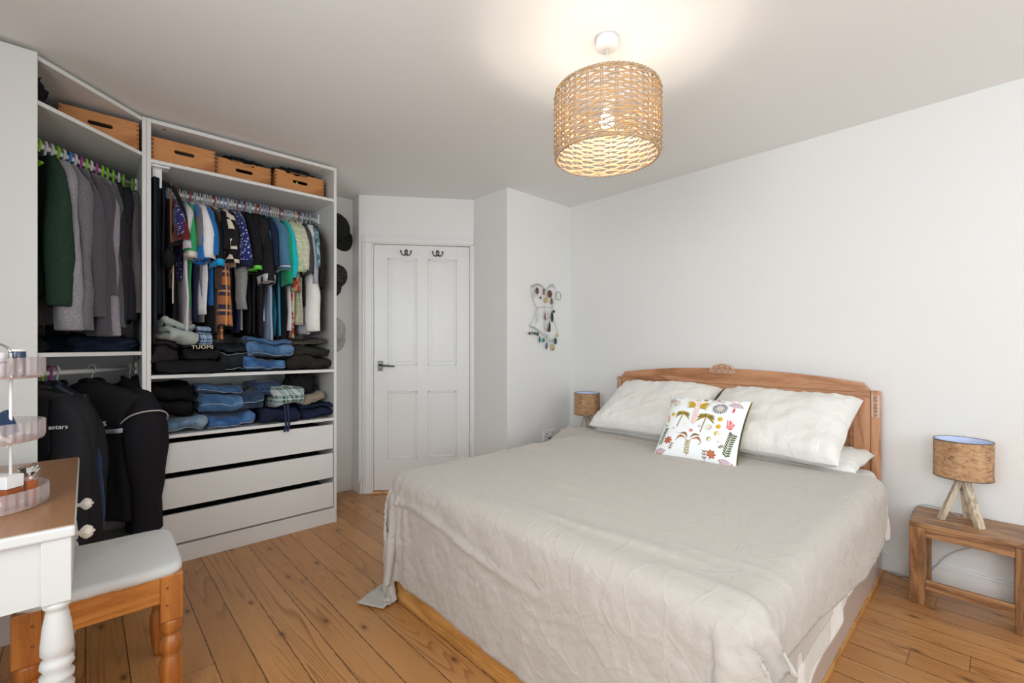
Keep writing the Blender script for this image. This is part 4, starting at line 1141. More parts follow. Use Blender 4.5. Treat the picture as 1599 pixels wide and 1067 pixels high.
K = (.012, .012, .014); KB = (.020, .017, .020); NAVY = (.014, .020, .050); WHT = (.70, .69, .70); CREAM = (.66, .62, .52)
def F(c, kind='plain', c2=(1, 1, 1), s=30):
    key = 'cloth_%s_%s_%s_%s' % (kind, '_'.join('%03d' % int(q * 999) for q in c), '_'.join('%02d' % int(q * 99) for q in c2), s)
    if key in _fab: return _fab[key]
    lum = max(c)
    m = mat('cloth', c, .88, spec=.12, sheen=.15 if lum > .05 else 0.0); n = N(m); v = n.obj()
    g_ = n.noise(v, 26, 4, .65)
    def shade(col): return n.mix(n.math('MULTIPLY', g_, .35), col, n.mix(1.0, col, (.55, .55, .55), 'MULTIPLY'))
    sp = n.n('ShaderNodeSeparateXYZ'); n.l(v, sp.inputs[0])
    xs_ = n.math('SUBTRACT', sp.outputs[0], n.math('MULTIPLY', sp.outputs[1], 1.5))
    if kind == 'plain': col = n.mix(n.math('MULTIPLY', g_, .5), tuple(q * 1.25 for q in c), tuple(q * .75 for q in c))
    elif kind == 'marl':
        f = n.noise(v, 260, 3, .8); col = n.ramp(f, [(.35, tuple(q * .6 for q in c)), (.5, c), (.68, tuple(min(1, q * 1.6) for q in c))])
    elif kind == 'plaid':
        a = n.math('FRACT', n.math('MULTIPLY', xs_, s)); b = n.math('FRACT', n.math('MULTIPLY', sp.outputs[2], s))
        fa = n.math('LESS_THAN', a, .45); fb = n.math('LESS_THAN', b, .45)
        la = n.math('GREATER_THAN', n.math('MAXIMUM', n.math('LESS_THAN', n.math('ABSOLUTE', n.math('SUBTRACT', a, .7)), .05), n.math('LESS_THAN', n.math('ABSOLUTE', n.math('SUBTRACT', b, .7)), .05)), .5)
        col = n.mix(n.math('MULTIPLY', n.math('ADD', fa, fb), .5), c, c2); col = n.mix(n.math('MULTIPLY', la, .5), col, tuple(min(1, q * 1.5 + .1) for q in c2))
    elif kind == 'check':
        a = n.math('FLOOR', n.math('MULTIPLY', xs_, s)); b = n.math('FLOOR', n.math('MULTIPLY', sp.outputs[2], s))
        q = n.math('FLOORED_MODULO', n.math('ADD', a, b), 2.0); col = n.mix(q, c, c2)
    elif kind == 'dots':
        k = n.n('ShaderNodeTexVoronoi'); k.inputs['Scale'].default_value = s; n.l(v, k.inputs['Vector'])
        col = n.mix(n.math('LESS_THAN', k.outputs['Distance'], .28), c, c2)
    elif kind == 'blotch':
        k = n.noise(v, s, 3, .6, .5); col = n.ramp(k, [(.40, c), (.47, c), (.53, c2), (.7, c2)])
    elif kind == 'stripe':
        b = n.math('FRACT', n.math('MULTIPLY', sp.outputs[2], s)); col = n.mix(n.math('LESS_THAN', b, .35), c, c2)
    elif kind == 'denim':
        f = n.noise(v, 320, 2, .8); w_ = n.noise(v, 9, 4, .6)
        col = n.ramp(n.math('ADD', n.math('MULTIPLY', f, .25), n.math('MULTIPLY', w_, .75)), [(.34, tuple(q * .5 for q in c)), (.5, c), (.64, c2)])
    n.color(col); n.bump(n.math('ADD', n.noise(v, 30, 4), n.math('MULTIPLY', n.noise(v, 260, 2), .25)), .35, .006)
    _fab[key] = m; return m

def loop_sec(c, ax, ay, a, b, m=20, p=2.6):
    out = []
    for k in range(m):
        t = 2 * PI * k / m; ct, st_ = math.cos(t), math.sin(t)
        u = math.copysign(abs(ct) ** (2 / p), ct) * a; v = math.copysign(abs(st_) ** (2 / p), st_) * b
        out.append(Vector(c) + Vector(ax) * u + Vector(ay) * v)
    return out
def loft(g, secs, mi=0, cap=True):
    n = len(g.v); m = len(secs[0]); v = [tuple(p) for s in secs for p in s]; f = []
    for i in range(len(secs) - 1):
        for k in range(m): f.append((i * m + k, (i + 1) * m + k, (i + 1) * m + (k + 1) % m, i * m + (k + 1) % m))
    if cap:
        f.append(tuple(range(m))); f.append(tuple((len(secs) - 1) * m + k for k in range(m))[::-1])
    g.add(v, f, mi, True)

def hanger(label, color, M, grp, w=.20, r=.0035, flat=True):
    key = 'hang_%s' % (color,)
    if key not in _fab: _fab[key] = mat('hanger_plastic', color, .35)
    t = thing('clothes_hanger', label, 'hanger', group=grp); t.matrix_world = M
    g = B(); pts = [(.020 * math.cos(a), 0, .0 + .020 * math.sin(a)) for a in [math.radians(q) for q in (200, 160, 120, 90, 60, 20, -20, -50)]]
    pts = [(p[0], p[1], p[2] - .003) for p in pts] + [(.002, 0, -.035), (0, 0, -.060)]
    g.tube(pts, r * .9, 6); g.build('hook', _fab[key], t)
    w *= .84; k_ = -.022
    g = B(); g.tube([(-w, 0, -.118 + k_), (-w * .9, 0, -.112 + k_), (-w * .35, 0, -.078 + k_), (0, 0, -.060), (w * .35, 0, -.078 + k_), (w * .9, 0, -.112 + k_), (w, 0, -.118 + k_)], r * 1.1, 6)
    g.tube([(-w, 0, -.118 + k_), (-w * .5, 0, -.125 + k_), (w * .5, 0, -.125 + k_), (w, 0, -.118 + k_)], r * .9, 6); g.build('arms', _fab[key], t)
    return t

def garment(name, label, cat, M, body, L=.72, sw=.215, half=.235, th=.012, sl=None, sleeve=None, cuff=None, collar=None, hood=False,
            slw=.045, seed=1, grp=None, zipc=None, flare=.0, hem=None, fold=.010, text=None, band=None, zs=.128, lean=.0, syt=None, near=True, piping=None):
    rnd = random.Random(seed); ph = rnd.uniform(0, 6)
    t = thing(name, label, cat, group=grp); t.matrix_world = M
    def dy(x, z, ramp): return ramp * fold * (math.sin(x * 26 + ph + z * 2) + .6 * math.sin(x * 51 + ph * 2 + z * 4)) + ramp * .010 * nz(x * 5, z * 5, seed)
    # body
    lev = [(-.070, .055, .5), (-.078, .075, .8), (-.090, .10, .9), (-.103, .15, 1), (-.118, .185, 1), (-zs - .012, sw, 1), (-.175, sw + .004, 1.1), (-.24, sw - .006, 1.2)]
    z = -.30
    while z > -L: lev.append((z, half - .022 + flare * (-z - .3), 1.25)); z -= .055
    lev.append((-L, half - .018 + flare * (L - .3), 1.2))
    secs = []
    for (z, w, tk) in lev:
        ramp = sstep(-.12, -.35, z)
        s = loop_sec((0, 0, z), (1, 0, 0), (0, 1, 0), w, th * tk, 44, 3.2)
        for q in s:
            q.y += dy(q.x, z, ramp); q.x += .012 * nz(z * 6, seed, q.x * 2) * ramp; q.z += .010 * nz(q.x * 7, seed, 3) * sstep(-L + .1, -L, z)
        secs.append(s)
    g = B(); loft(g, secs); g.build('body', body, t)
    if hem:
        s2 = [[Vector((q.x * 1.004, q.y * 1.0, q.z)) + Vector((0, (.0015 if i < 22 else -.0015), 0)) for i, q in enumerate(s)] for s in (secs[-2], secs[-1])]
        for i in range(44): s2[0][i] = s2[1][i].lerp(s2[0][i], .8)
        g = B(); loft(g, s2); g.build('hem_band', hem, t)
    sm = sleeve or body
    if sl:
        for sd_ in ((1, -1) if near else (-1,)):
            x0 = sd_ * (sw - .030); z0 = -zs - .012; n = 13; out = rnd.uniform(-.2, .5)
            if sl < .42: pe = (sd_ * (sw + .058 + .02 * out), -zs - sl)
            else: pe = (sd_ * (sw + .022 + .02 * out + lean), -zs - sl)
            pm = (sd_ * (sw + .020 + (.0 if sl >= .42 else .02)), -zs - sl * .30)
            x0 = sd_ * (sw - .055); z0 = -zs + .012
            ss = []
            for i in range(n):
                u = i / (n - 1)
                x = (1 - u) ** 2 * x0 + 2 * u * (1 - u) * pm[0] + u * u * pe[0]; z = (1 - u) ** 2 * z0 + 2 * u * (1 - u) * pm[1] + u * u * pe[1]
                tx = 2 * (1 - u) * (pm[0] - x0) + 2 * u * (pe[0] - pm[0]); tz = 2 * (1 - u) * (pm[1] - z0) + 2 * u * (pe[1] - pm[1])
                l = math.hypot(tx, tz); ax = Vector((-tz / l, 0, tx / l))
                wdt = slw * (.55 + .75 * sstep(0, .22, u) - .42 * sstep(.25, 1, u)) if sl >= .42 else slw * (.6 + .75 * sstep(0, .35, u) + .15 * u)
                if sl >= .34: wdt *= 1 + .08 * math.sin(u * 9 + ph)
                s = loop_sec((x, 0, z), ax, (0, 1, 0), wdt, (syt or th * 1.5) * (.75 + .35 * sstep(0, .3, u)) * (1 + .22 * math.sin(u * 7 + ph)), 22, 2.4)
                for q in s:
                    q.y += .010 * nz(q.z * 9, seed, q.x * 9) + .006 * math.sin(q.x * 60 + ph) * u; q.x += .006 * nz(q.z * 14, seed, 5)
                ss.append(s)
            cen_ = sum(ss[-1], Vector()) / 22; bk = (sum(ss[-3], Vector()) / 22 - cen_).normalized() * .022
            opening = [cen_ + (q - cen_) * .86 + bk for q in ss[-1]]
            g = B(); loft(g, ss + [[q.copy() for q in ss[-1]], opening]); so = g.build('sleeve', sm, t)
            if cuff:
                cut = ss[-3:] if sl > .42 else ss[-2:]
                c_ = []
                for s in cut:
                    cen = sum(s, Vector()) / len(s); k_ = 1.05 if sl < .42 else (.95 if s is not cut[-1] else .90)
                    c_.append([cen + (q - cen) * k_ + Vector((0, 0, -.004)) for q in s])
                cc_ = sum(c_[-1], Vector()) / 22
                c_.append([cc_ + (q - cc_) * .86 + bk * .8 for q in c_[-1]])
                g = B(); loft(g, c_); g.build('cuff', cuff, so)
            if piping and sd_ == 1:
                s5 = ss[4]; c5 = sum(s5, Vector()) / 22; B().tube([c5 + (q - c5) * 1.02 + Vector((0, 0, (q.x - c5.x) * .5)) for q in s5], .0038, 6, closed=True).build('piping', piping, so)
            if text and sd_ == 1 and text[1] == 'sleeve':
                v, f = text_mesh(text[0], text[2]); cen = sum(ss[text[3]], Vector()) / 22; nn_ = Vector((math.sin(math.radians(40)), -math.cos(math.radians(40)), 0)); cen = cen + nn_ * (max((q - cen).dot(nn_) for q in ss[text[3]]) + .002)
                Mx = Matrix.Translation(cen) @ Matrix.Rotation(math.radians(40), 4, 'Z') @ Matrix.Rotation(text[4], 4, 'Y') @ Matrix.Rotation(PI / 2, 4, 'X')
                B().add(v, f, 0, False, Mx).build('lettering', fabric('white_print', (.72, .72, .72)), so)
    if text and text[1] == 'body':
        v, f = text_mesh(text[0], text[2]); Mx = Matrix.Translation(Vector((text[3], -th * 1.38 - fold * 1.6 - .006, text[4]))) @ Matrix.Rotation(text[5], 4, 'Y') @ Matrix.Rotation(PI / 2, 4, 'X')
        B().add(v, f, 0, False, Mx).build('lettering', fabric('white_print', (.72, .72, .72)), t)
    if band:       # (z, x0, x1, height, material)
        z, xa, xb, hh, bmt = band
        n = 12; r1 = [(xa + (xb - xa) * i / n, -th * 1.38 - .010 + dy(xa + (xb - xa) * i / n, z, 1), z + .02 * i / n) for i in range(n + 1)]
        g = B(); g.grid([r1, [(p[0], p[1], p[2] + hh) for p in r1]]); o = g.build('reflective_band', bmt, t); md = o.modifiers.new('s', 'SOLIDIFY'); md.thickness = .002
    if collar:
        g = B(); rr = [(.052 * math.cos(a), .016 * math.sin(a) * (1 + th * 20), -.066 - .010 * math.cos(a * 2)) for a in [2 * PI * k / 20 for k in range(20)]]
        g.tube(rr, .009 if not hood else .014, 8, closed=True); g.build('collar', collar, t)
    if hood:
        ss = [loop_sec((-.015 * s_ * 0, 0, -.060 - .035 * u), (1, 0, 0), (0, 1, 0), .085 * math.sin(PI * (.12 + .8 * u)) + .02, (.030) * math.sin(PI * (.15 + .75 * u)), 24, 2.3) for s_, u in ((1, k / 8) for k in range(9))]
        for s in ss:
            for q in s: q.z += .012 * nz(q.x * 20, q.y * 20, seed); q.y += th * .4
        g = B(); loft(g, ss); g.build('hood', body, t)
    if zipc:
        g = B(); g.tube([(x_, -th * 1.15 - .002 + dy(x_, z_, sstep(-.12, -.35, z_)), z_) for x_, z_ in [(.0 + .01 * k / 10, -.09 - (L - .12) * k / 10) for k in range(11)]], .0028, 6); g.build('zip', zipc, t)
    return t

def GM(x, y, z, rz): return Matrix.Translation((x, y, z)) @ Matrix.Rotation(rz, 4, 'Z')

# ---- straight wardrobe rail, left to right
NEON = (.50, .80, .02)
rail = [
 # px, name, label, cat, material, kwargs
 (271, 'shirt', 'dark red shirt hanging third from the left of the packed rail', 'shirt', F((.13, .012, .012)), dict(L=.55, sl=.22, half=.20)),
 (279, 'tunic', 'long black top hanging between the dark red shirt and the sparkly navy one', 'top', F(K), dict(L=.86, sl=None, half=.235)),
 (287, 'top', 'sparkly navy top near the left end of the packed rail', 'top', F((.03, .025, .13), 'dots', (.55, .55, .75), 75), dict(L=.50, sl=.20, half=.18, sleeve=F((.03, .025, .13), 'dots', (.55, .55, .75), 75))),
 (297, 'nightshirt', 'long pale lilac-grey garment hanging low at the left of the packed rail', 'nightshirt', F((.56, .53, .56)), dict(L=.87, sl=.26, half=.27, flare=.03, fold=.014)),
 (304, 'top', 'green and cream top behind the long pale lilac garment', 'top', F((.03, .30, .11)), dict(L=.66, sl=.30, sleeve=F((.03, .30, .11)), cuff=F(CREAM))),
 (309, 'shirt', 'bright blue t-shirt just left of the white t-shirt', 't-shirt', F(NAVY), dict(L=.74, sl=.31, sleeve=F((.01, .15, .50)))),
 (315, 't_shirt', 'white t-shirt whose pale sleeve hangs at the front of the packed rail', 't-shirt', F(WHT), dict(L=.70, sl=.30, slw=.052)),
 (320, 'sweatshirt', 'mid grey top directly behind the white t-shirt', 'top', F((.16, .16, .165), 'marl'), dict(L=.74, sl=.24)),
 (325, 't_shirt', 'black t-shirt with a lettered sleeve and bright blue cuff', 't-shirt', F(K), dict(L=.80, sl=.33, cuff=F((.01, .35, .75)), text=('N P C', 'sleeve', .045, 5, math.radians(80)))),
 (330, 'shirt', 'royal blue shirt behind the black lettered t-shirt', 'shirt', F((.01, .13, .38)), dict(L=.64, sl=.28)),
 (336, 'shirt', 'dark brown shirt beside the orange checked shirt', 'shirt', F((.06, .035, .03)), dict(L=.80, sl=.45)),
 (343, 'checked_shirt', 'orange and navy checked long-sleeved shirt hanging low', 'shirt', F((.035, .03, .055), 'plaid', (.70, .24, .05), 9), dict(L=.84, sl=.66, slw=.056, half=.24)),
 (351, 'check_sleeve_top', 'black top with big cream and black squares on its sleeve', 'top', F(K), dict(L=.78, sl=.31, sleeve=F(K, 'check', (.68, .61, .50), 17), slw=.055)),
 (357, 't_shirt', 'plain black t-shirt right of the square-patterned sleeve', 't-shirt', F(K), dict(L=.82, sl=.24)),
 (362, 't_shirt', 'black t-shirt directly left of the blue dotted top', 't-shirt', F(KB), dict(L=.78, sl=.22)),
 (369, 'dotted_top', 'navy top with white dots on its sleeve, middle of the packed rail', 'top', F(NAVY), dict(L=.80, sl=.32, sleeve=F((.02, .03, .16), 'dots', (.65, .66, .75), 62), cuff=F(NAVY))),
 (376, 'cardigan', 'pale grey long-sleeved top in the middle of the packed rail', 'top', F((.24, .24, .24), 'marl'), dict(L=.78, sl=.56, collar=F((.5, .5, .5)))),
 (384, 'sports_shirt', 'black sports shirt with a neon yellow stripe down its side', 'sports shirt', F(K), dict(L=.80, sl=.31, zipc=F(NEON), band=(-.62, .16, .20, .30, F(NEON)))),
 (392, 'sports_shirt', 'black sports shirt with a lime green sleeve end', 'sports shirt', F(K), dict(L=.76, sl=.33, cuff=F((.16, .72, .08)))),
 (398, 't_shirt', 'black t-shirt right of the lime green sleeve end', 't-shirt', F(K), dict(L=.80, sl=.28)),
 (404, 'hooded_top', 'black long-sleeved top bunched in the middle of the packed rail', 'top', F(KB), dict(L=.82, sl=.40, slw=.055)),
 (410, 't_shirt', 'white and teal t-shirt between two black tops', 't-shirt', F(WHT), dict(L=.72, sl=.27, sleeve=F((.03, .34, .36)))),
 (416, 't_shirt', 'black t-shirt right of the white and teal one', 't-shirt', F(K), dict(L=.83, sl=.40, slw=.052, cuff=F((.5, .5, .55)))),
 (423, 'shirt', 'pale blue and navy long shirt left of the steel blue one', 'shirt', F((.30, .38, .50)), dict(L=.84, sl=.30, sleeve=F(NAVY))),
 (432, 'polo_shirt', 'steel blue short-sleeved shirt with a pale cuff', 'shirt', F((.02, .22, .36)), dict(L=.82, sl=.32, sleeve=F((.06, .17, .27)), slw=.056, cuff=F((.06, .17, .27), 'stripe', (.55, .58, .68), 40))),
 (438, 't_shirt', 'black t-shirt right of the steel blue shirt', 't-shirt', F(K), dict(L=.84, sl=.22)),
 (445, 'sports_shirt', 'black sports shirt with a green lower sleeve', 'sports shirt', F(K), dict(L=.86, sl=.40, sleeve=F((.01, .27, .12)), slw=.05)),
 (452, 'sports_shirt', 'white and turquoise sports shirt right of the green sleeve', 'sports shirt', F((.62, .62, .66)), dict(L=.78, sl=.36, sleeve=F((.01, .42, .48)))),
 (459, 'checked_shirt', 'cream and pale green checked short-sleeved shirt', 'shirt', F((.58, .55, .40), 'plaid', (.45, .56, .33), 20), dict(L=.72, sl=.32, slw=.058)),
 (465, 'floral_shirt', 'red floral shirt below the cream checked shirts', 'shirt', F((.45, .02, .03), 'blotch', (.50, .45, .28), 30), dict(L=.83, sl=.43, sleeve=F((.48, .02, .03), 'blotch', (.40, .42, .20), 34))),
 (471, 'checked_shirt', 'cream checked shirt with a faint lime grid, nearer the door', 'shirt', F((.55, .52, .40), 'plaid', (.50, .52, .38), 26), dict(L=.74, sl=.31, slw=.055)),
 (477, 'shirt', 'pale lavender-grey long shirt left of the dark checked sleeve', 'shirt', F((.38, .38, .44)), dict(L=.80, sl=.38)),
 (484, 'checked_shirt', 'charcoal checked short-sleeved shirt above the long white sleeve', 'shirt', F((.030, .030, .034), 'plaid', (.065, .065, .07), 24), dict(L=.62, sl=.33, slw=.056)),
 (492, 'sweatshirt', 'white long-sleeved sweatshirt with a wide cuff near the rail end', 'sweatshirt', F((.70, .69, .66)), dict(L=.80, sl=.68, slw=.060, half=.22, lean=.01)),
 (499, 'patterned_shirt', 'aqua patterned short-sleeved shirt near the right end of the rail', 'shirt', F((.28, .46, .48), 'blotch', (.07, .16, .20), 34), dict(L=.72, sl=.28)),
 (505, 'jacket', 'black long-sleeved jacket, second from the right end of the rail', 'jacket', F(KB), dict(L=.78, sl=.40, collar=F(KB))),
 (512, 'jacket', 'black narrow garment at the right end of the packed rail', 'jacket', F(K), dict(L=.70, sl=.30, half=.20, sw=.19)),
]
hcols = [((.42, .48, .62), 'grey-blue'), ((.34, .05, .07), 'dark red'), ((.55, .60, .58), 'pale grey'), ((.30, .36, .55), 'slate blue'), ((.60, .52, .38), 'beige')]
for i, (px, nm, lab, cat, m_, kw) in enumerate(rail):
    p = on_x(px, 400, -3.055); y = min(p.y, 1.150)
    rz = math.radians(random.Random(i * 7).uniform(-5, 9) if px < 485 else -2 - (px - 485) * .2)
    M = GM(RX + random.Random(i).uniform(-.012, .012), y, RZ + .014, rz)
    kw = dict(kw); kw.setdefault('th', .0105); kw.setdefault('fold', .008); kw.setdefault('syt', .030 if kw.get('slw', .045) > .05 else .022); kw['L'] += .025
    if px > 495: kw['syt'] = .014
    if 'collar' not in kw: kw['collar'] = kw.get('sleeve') or m_
    garment(nm, lab, cat, M, m_, seed=i + 3, **kw)
    c, cnm = hcols[(i * 3 + i // 4) % 5]
    if i == len(rail) - 1: hanger('black and yellow hanger at the right end of the packed rail', (.02, .02, .02), M, None)
    else: hanger('slim %s hanger holding the %s' % (cnm, ' '.join(lab.replace(',', '').split()[:10])), c, M, 'hangers on the straight rail')
# extra empty-looking hangers crowded along the rail
for k in range(34):
    y = .33 + k * .0247; c, cnm = hcols[(k * 2 + 1) % 5]
    M = GM(RX + .004, y, RZ + .014, math.radians(3 * ((k * 5) % 3 - 1)))
    hanger('slim %s hanger wedged between the held garments on the straight rail' % cnm, c, M, 'slim %s spare hangers on the straight rail' % cnm, w=.19)

# trousers, belts and strap at the left end of the straight rail
def hanging_strip(name, label, cat, M, m_, w, L, th=.008, ztop=-.01, seed=1, grp=None, folds=.006, text=None, taper=1.0):
    t = thing(name, label, cat, group=grp); t.matrix_world = M; n = 26; secs = []
    for i in range(n + 1):
        u = i / n; z = ztop - (L + ztop) * u
        s = loop_sec((.006 * nz(z * 4, seed, 0), .006 * nz(z * 3, seed, 7), z), (1, 0, 0), (0, 1, 0), w * (1 + (taper - 1) * u), th, 28, 3)
        for q in s: q.y += folds * math.sin(q.x * 55 + seed + z) ; q.x += .005 * nz(z * 9, seed, 2)
        secs.append(s)
    g = B(); loft(g, secs); g.build('cloth', m_, t)
    if text:
        v, f = text_mesh(text[0], text[1]); Mx = Matrix.Translation(Vector((w * .55, -th - folds - .001, text[2]))) @ Matrix.Rotation(PI / 2, 4, 'Y') @ Matrix.Rotation(PI / 2, 4, 'X')
        B().add(v, f, 0, False, Mx).build('lettering', fabric('white_print', (.72, .72, .72)), t)
    return t
for i, (y, w, L, c, lab) in enumerate(((.272, .15, .80, K, 'black trousers hanging first at the left end of the packed rail'),
        (.287, .17, .84, (.02, .026, .045), 'dark navy trousers hanging second at the left end of the packed rail'),
        (.303, .155, .74, K, 'black lettered trousers hanging at the left end of the packed rail'),
        (.318, .12, .82, (.018, .022, .034), 'very dark blue trousers hanging just left of the tan belt'))):
    hanging_strip('trousers', lab, 'trousers', GM(-3.22, y, RZ + .02, math.radians(-6)), F(c), w, L, .007, seed=i, text=('DUNDIN', .05, -.62) if i == 2 else None)
hanging_strip('belt', 'tan leather belt hanging at the left of the packed rail', 'belt', GM(-3.052, .338, RZ + .0, 0), F((.22, .10, .035)), .012, .50, .0035, seed=2, folds=0)
hanging_strip('strap', 'thin cream cord hanging below the tan belt', 'cord', GM(-3.05, .345, RZ - .42, 0), F((.60, .52, .42)), .004, .24, .003, seed=5, folds=0)
pp = [on_x(a, b, X) for a, b, X in ((256, 287, -3.09), (268, 292, -3.05), (279, 309, -3.02), (287, 330, -3.00), (291, 352, -3.0), (290, 368, -3.0), (281, 378, -3.01), (268, 383, -3.02), (263, 392, -3.03))]
t = thing('shoulder_bag', 'black bag hanging by a curved padded strap from the left rail bracket', 'bag')
g = B(); g.tube(smooth_path(pp, 6), .0125, 8, flat=.6); g.build('strap', F(K), t)
c0 = on_x(264, 402, -3.04); g = B(); secs = [loop_sec((c0.x + .0, c0.y, c0.z + .04 - .10 * u), (1, 0, 0), (0, 1, 0), .05 * math.sin(PI * (.12 + .76 * u)) + .02, .026 * math.sin(PI * (.15 + .7 * u)), 20, 2.6) for u in [k / 8 for k in range(9)]]
loft(g, secs); g.build('pouch', F(K), t)
hanging_strip('trousers', 'black trousers folded long under the trouser group, brown lining showing', 'trousers', GM(-3.16, .262, RZ - .1, 0), F((.05, .025, .015)), .10, .78, .005, seed=9)

# ---- corner wardrobe: upper rail of sweatshirts
def rail_pt(a, b, s): return a.lerp(b, s)
M_lime, M_plum, M_hw, M_hb = (.30, .62, .03), (.42, .06, .30), (.70, .70, .70), (.05, .25, .70)
G1 = (.30, .30, .31); G2 = (.13, .13, .14); 
up = [
 (.10, 'sweatshirt', 'dark green sweatshirt at the left end of the corner rail', F((.018, .040, .026), 'marl'), dict(L=.70, sl=.62, slw=.066, th=.026, cuff=F((.018, .042, .026))), M_lime),
 (.165, 'hoodie', 'pale grey sweatshirt right behind the dark green one', F((.25, .24, .26), 'marl'), dict(L=.82, sl=.72, slw=.064, th=.026, cuff=F((.36, .34, .36))), M_plum),
 (.235, 'hoodie', 'mid grey fleece hoodie third on the corner rail', F((.14, .135, .15), 'marl'), dict(L=.80, sl=.72, slw=.066, th=.030, hood=True), M_lime),
 (.31, 'sweatshirt', 'charcoal marl sweatshirt fourth on the corner rail', F((.075, .068, .08), 'marl'), dict(L=.78, sl=.66, slw=.064, th=.026), M_hw),
 (.39, 'zip_hoodie', 'slate grey hoodie with a zip in the middle of the corner rail', F((.060, .054, .066)), dict(L=.84, sl=.74, slw=.070, th=.030, hood=True, zipc=F((.3, .3, .3)), cuff=F((.10, .09, .105))), M_lime),
 (.455, 'top', 'striped-hem top between the slate hoodie and the pale grey sleeve', F((.06, .055, .06)), dict(L=.80, sl=.55, th=.018, hem=F((.03, .03, .03), 'stripe', (.5, .5, .5), 60)), M_hb),
 (.515, 'sweatshirt', 'light grey sleeve sweatshirt with a small white logo', F((.28, .27, .31), 'marl'), dict(L=.80, sl=.74, slw=.052, th=.020, cuff=F((.36, .35, .38)), text=('~', 'body', .05, .10, -.30, 0)), M_hw),
 (.585, 'sweatshirt', 'dark grey sweatshirt with a leaping-animal logo on the chest', F((.065, .07, .078)), dict(L=.80, sl=.70, slw=.056, th=.024, hem=F((.05, .05, .055), 'stripe', (.5, .5, .5), 60), text=('~~', 'body', .045, .12, -.32, -.2)), M_plum),
 (.665, 'hoodie', 'thick black hoodie at the right of the corner rail', F((.020, .020, .024)), dict(L=.76, sl=.68, slw=.074, th=.034, hood=True), M_lime),
 (.75, 'jacket', 'black zipped jacket bulging past the corner wardrobe panel', F((.016, .017, .022)), dict(L=.74, sl=.66, slw=.070, th=.030, zipc=F((.3, .3, .3)), collar=F(K)), M_lime),
 (.835, 'sweatshirt', 'brown-grey marl sweatshirt last on the corner rail', F((.09, .078, .082), 'marl'), dict(L=.70, sl=.62, slw=.060, th=.024), M_hw),
]
for i, (s, nm, lab, m_, kw, hc_) in enumerate(up):
    s = .30 + .66 * (s - .10) / .735; p = rail_pt(CR_a, CR_b, s); rz = math.radians(24 - 26 * sstep(.45, .95, s) )
    M = GM(p.x, p.y, p.z + .014, rz)
    kw = dict(kw); kw.setdefault('collar', m_); kw['fold'] = .012; kw['half'] = .235; kw['sw'] = .205; kw['th'] *= .85; kw['syt'] = .034; kw['slw'] = kw.get('slw', .062) * 1.08
    garment(nm, lab, 'sweatshirt' if 'sweat' in nm else ('hoodie' if 'hood' in nm else 'top'), M, m_, seed=50 + i, **kw)
_held = set()
for i, (s, c, cn_) in enumerate([(.08, M_lime, 'lime green'), (.13, M_plum, 'plum'), (.17, M_lime, 'lime green'), (.21, M_hw, 'white'), (.25, M_hw, 'white'), (.29, M_lime, 'lime green'), (.33, M_hw, 'white'), (.37, M_hb, 'blue'), (.41, M_hw, 'white'),
        (.45, M_plum, 'plum'), (.49, M_lime, 'lime green'), (.53, M_hw, 'white'), (.57, M_plum, 'plum'), (.62, M_lime, 'lime green'), (.66, M_lime, 'lime green'), (.71, M_lime, 'lime green'), (.76, M_hw, 'white'), (.80, M_lime, 'lime green'), (.88, M_lime, 'lime green')]):
    s = .26 + .70 * (s - .08) / .80; p = rail_pt(CR_a, CR_b, s); M = GM(p.x, p.y, p.z + .012, math.radians(24 - 26 * sstep(.45, .95, s)))
    near = [q for q in up if abs(q[0] - (s - .26) * .80 / .70 - .08) < .021]
    lab = '%s plastic hanger on the upper rail of the corner wardrobe' % cn_
    if near and near[0][2] not in _held: _held.add(near[0][2]); lab = '%s plastic hanger holding the %s' % (cn_, ' '.join(near[0][2].split()[:9]))
    elif cn_ == 'blue': lab = 'blue plastic hanger among the coloured hangers on the corner upper rail'
    hanger(lab, c, M, '%s hangers on the corner upper rail' % cn_, w=.19, r=.0062)
# lower rail of coats
M_refl = mat('reflective_tape', (.42, .45, .52), .35)
lo = [
 (.12, 'jacket', 'charcoal fleece jacket at the left end of the lower corner rail', F((.045, .042, .045), 'marl'), dict(L=.80, sl=.62, slw=.085, th=.034, hood=True), (.6, .03, .03)),
 (.21, 'motorcycle_jacket', 'black jacket with white lettering on its sleeve, lower corner rail', F((.022, .022, .026)), dict(L=.74, sl=.62, slw=.075, th=.034, collar=F(K), text=('astars', 'sleeve', .027, 3, math.radians(0))), M_hw),
 (.32, 'coat', 'long black wool coat on the lower corner rail', F((.020, .019, .022)), dict(L=.84, sl=.70, slw=.078, th=.034, collar=F(K)), M_lime),
 (.41, 'puffer_jacket', 'navy blue jacket between the black coats on the lower rail', F((.012, .030, .085)), dict(L=.80, sl=.68, slw=.060, th=.026), M_plum),
 (.50, 'coat', 'black coat right of the navy jacket on the lower rail', F((.016, .016, .020)), dict(L=.80, sl=.66, slw=.062, th=.030, collar=F(K)), M_hw),
 (.63, 'motorcycle_jacket', 'black motorcycle jacket with white lettering and a grey chest band', F((.016, .015, .017)), dict(L=.76, sl=.66, slw=.066, th=.045, near=False, collar=F(K), text=('astars', 'body', .050, .085, -.265, 0), band=(-.335, .0, .21, .022, M_refl)), (.55, .55, .55)),
 (.86, 'motorcycle_jacket', 'bulky black motorcycle jacket with pale piping, nearest the drawers', F((.014, .013, .016)), dict(L=.74, sl=.70, slw=.088, th=.045, collar=F(K), piping=F((.45, .42, .38))), (.55, .55, .55)),
]
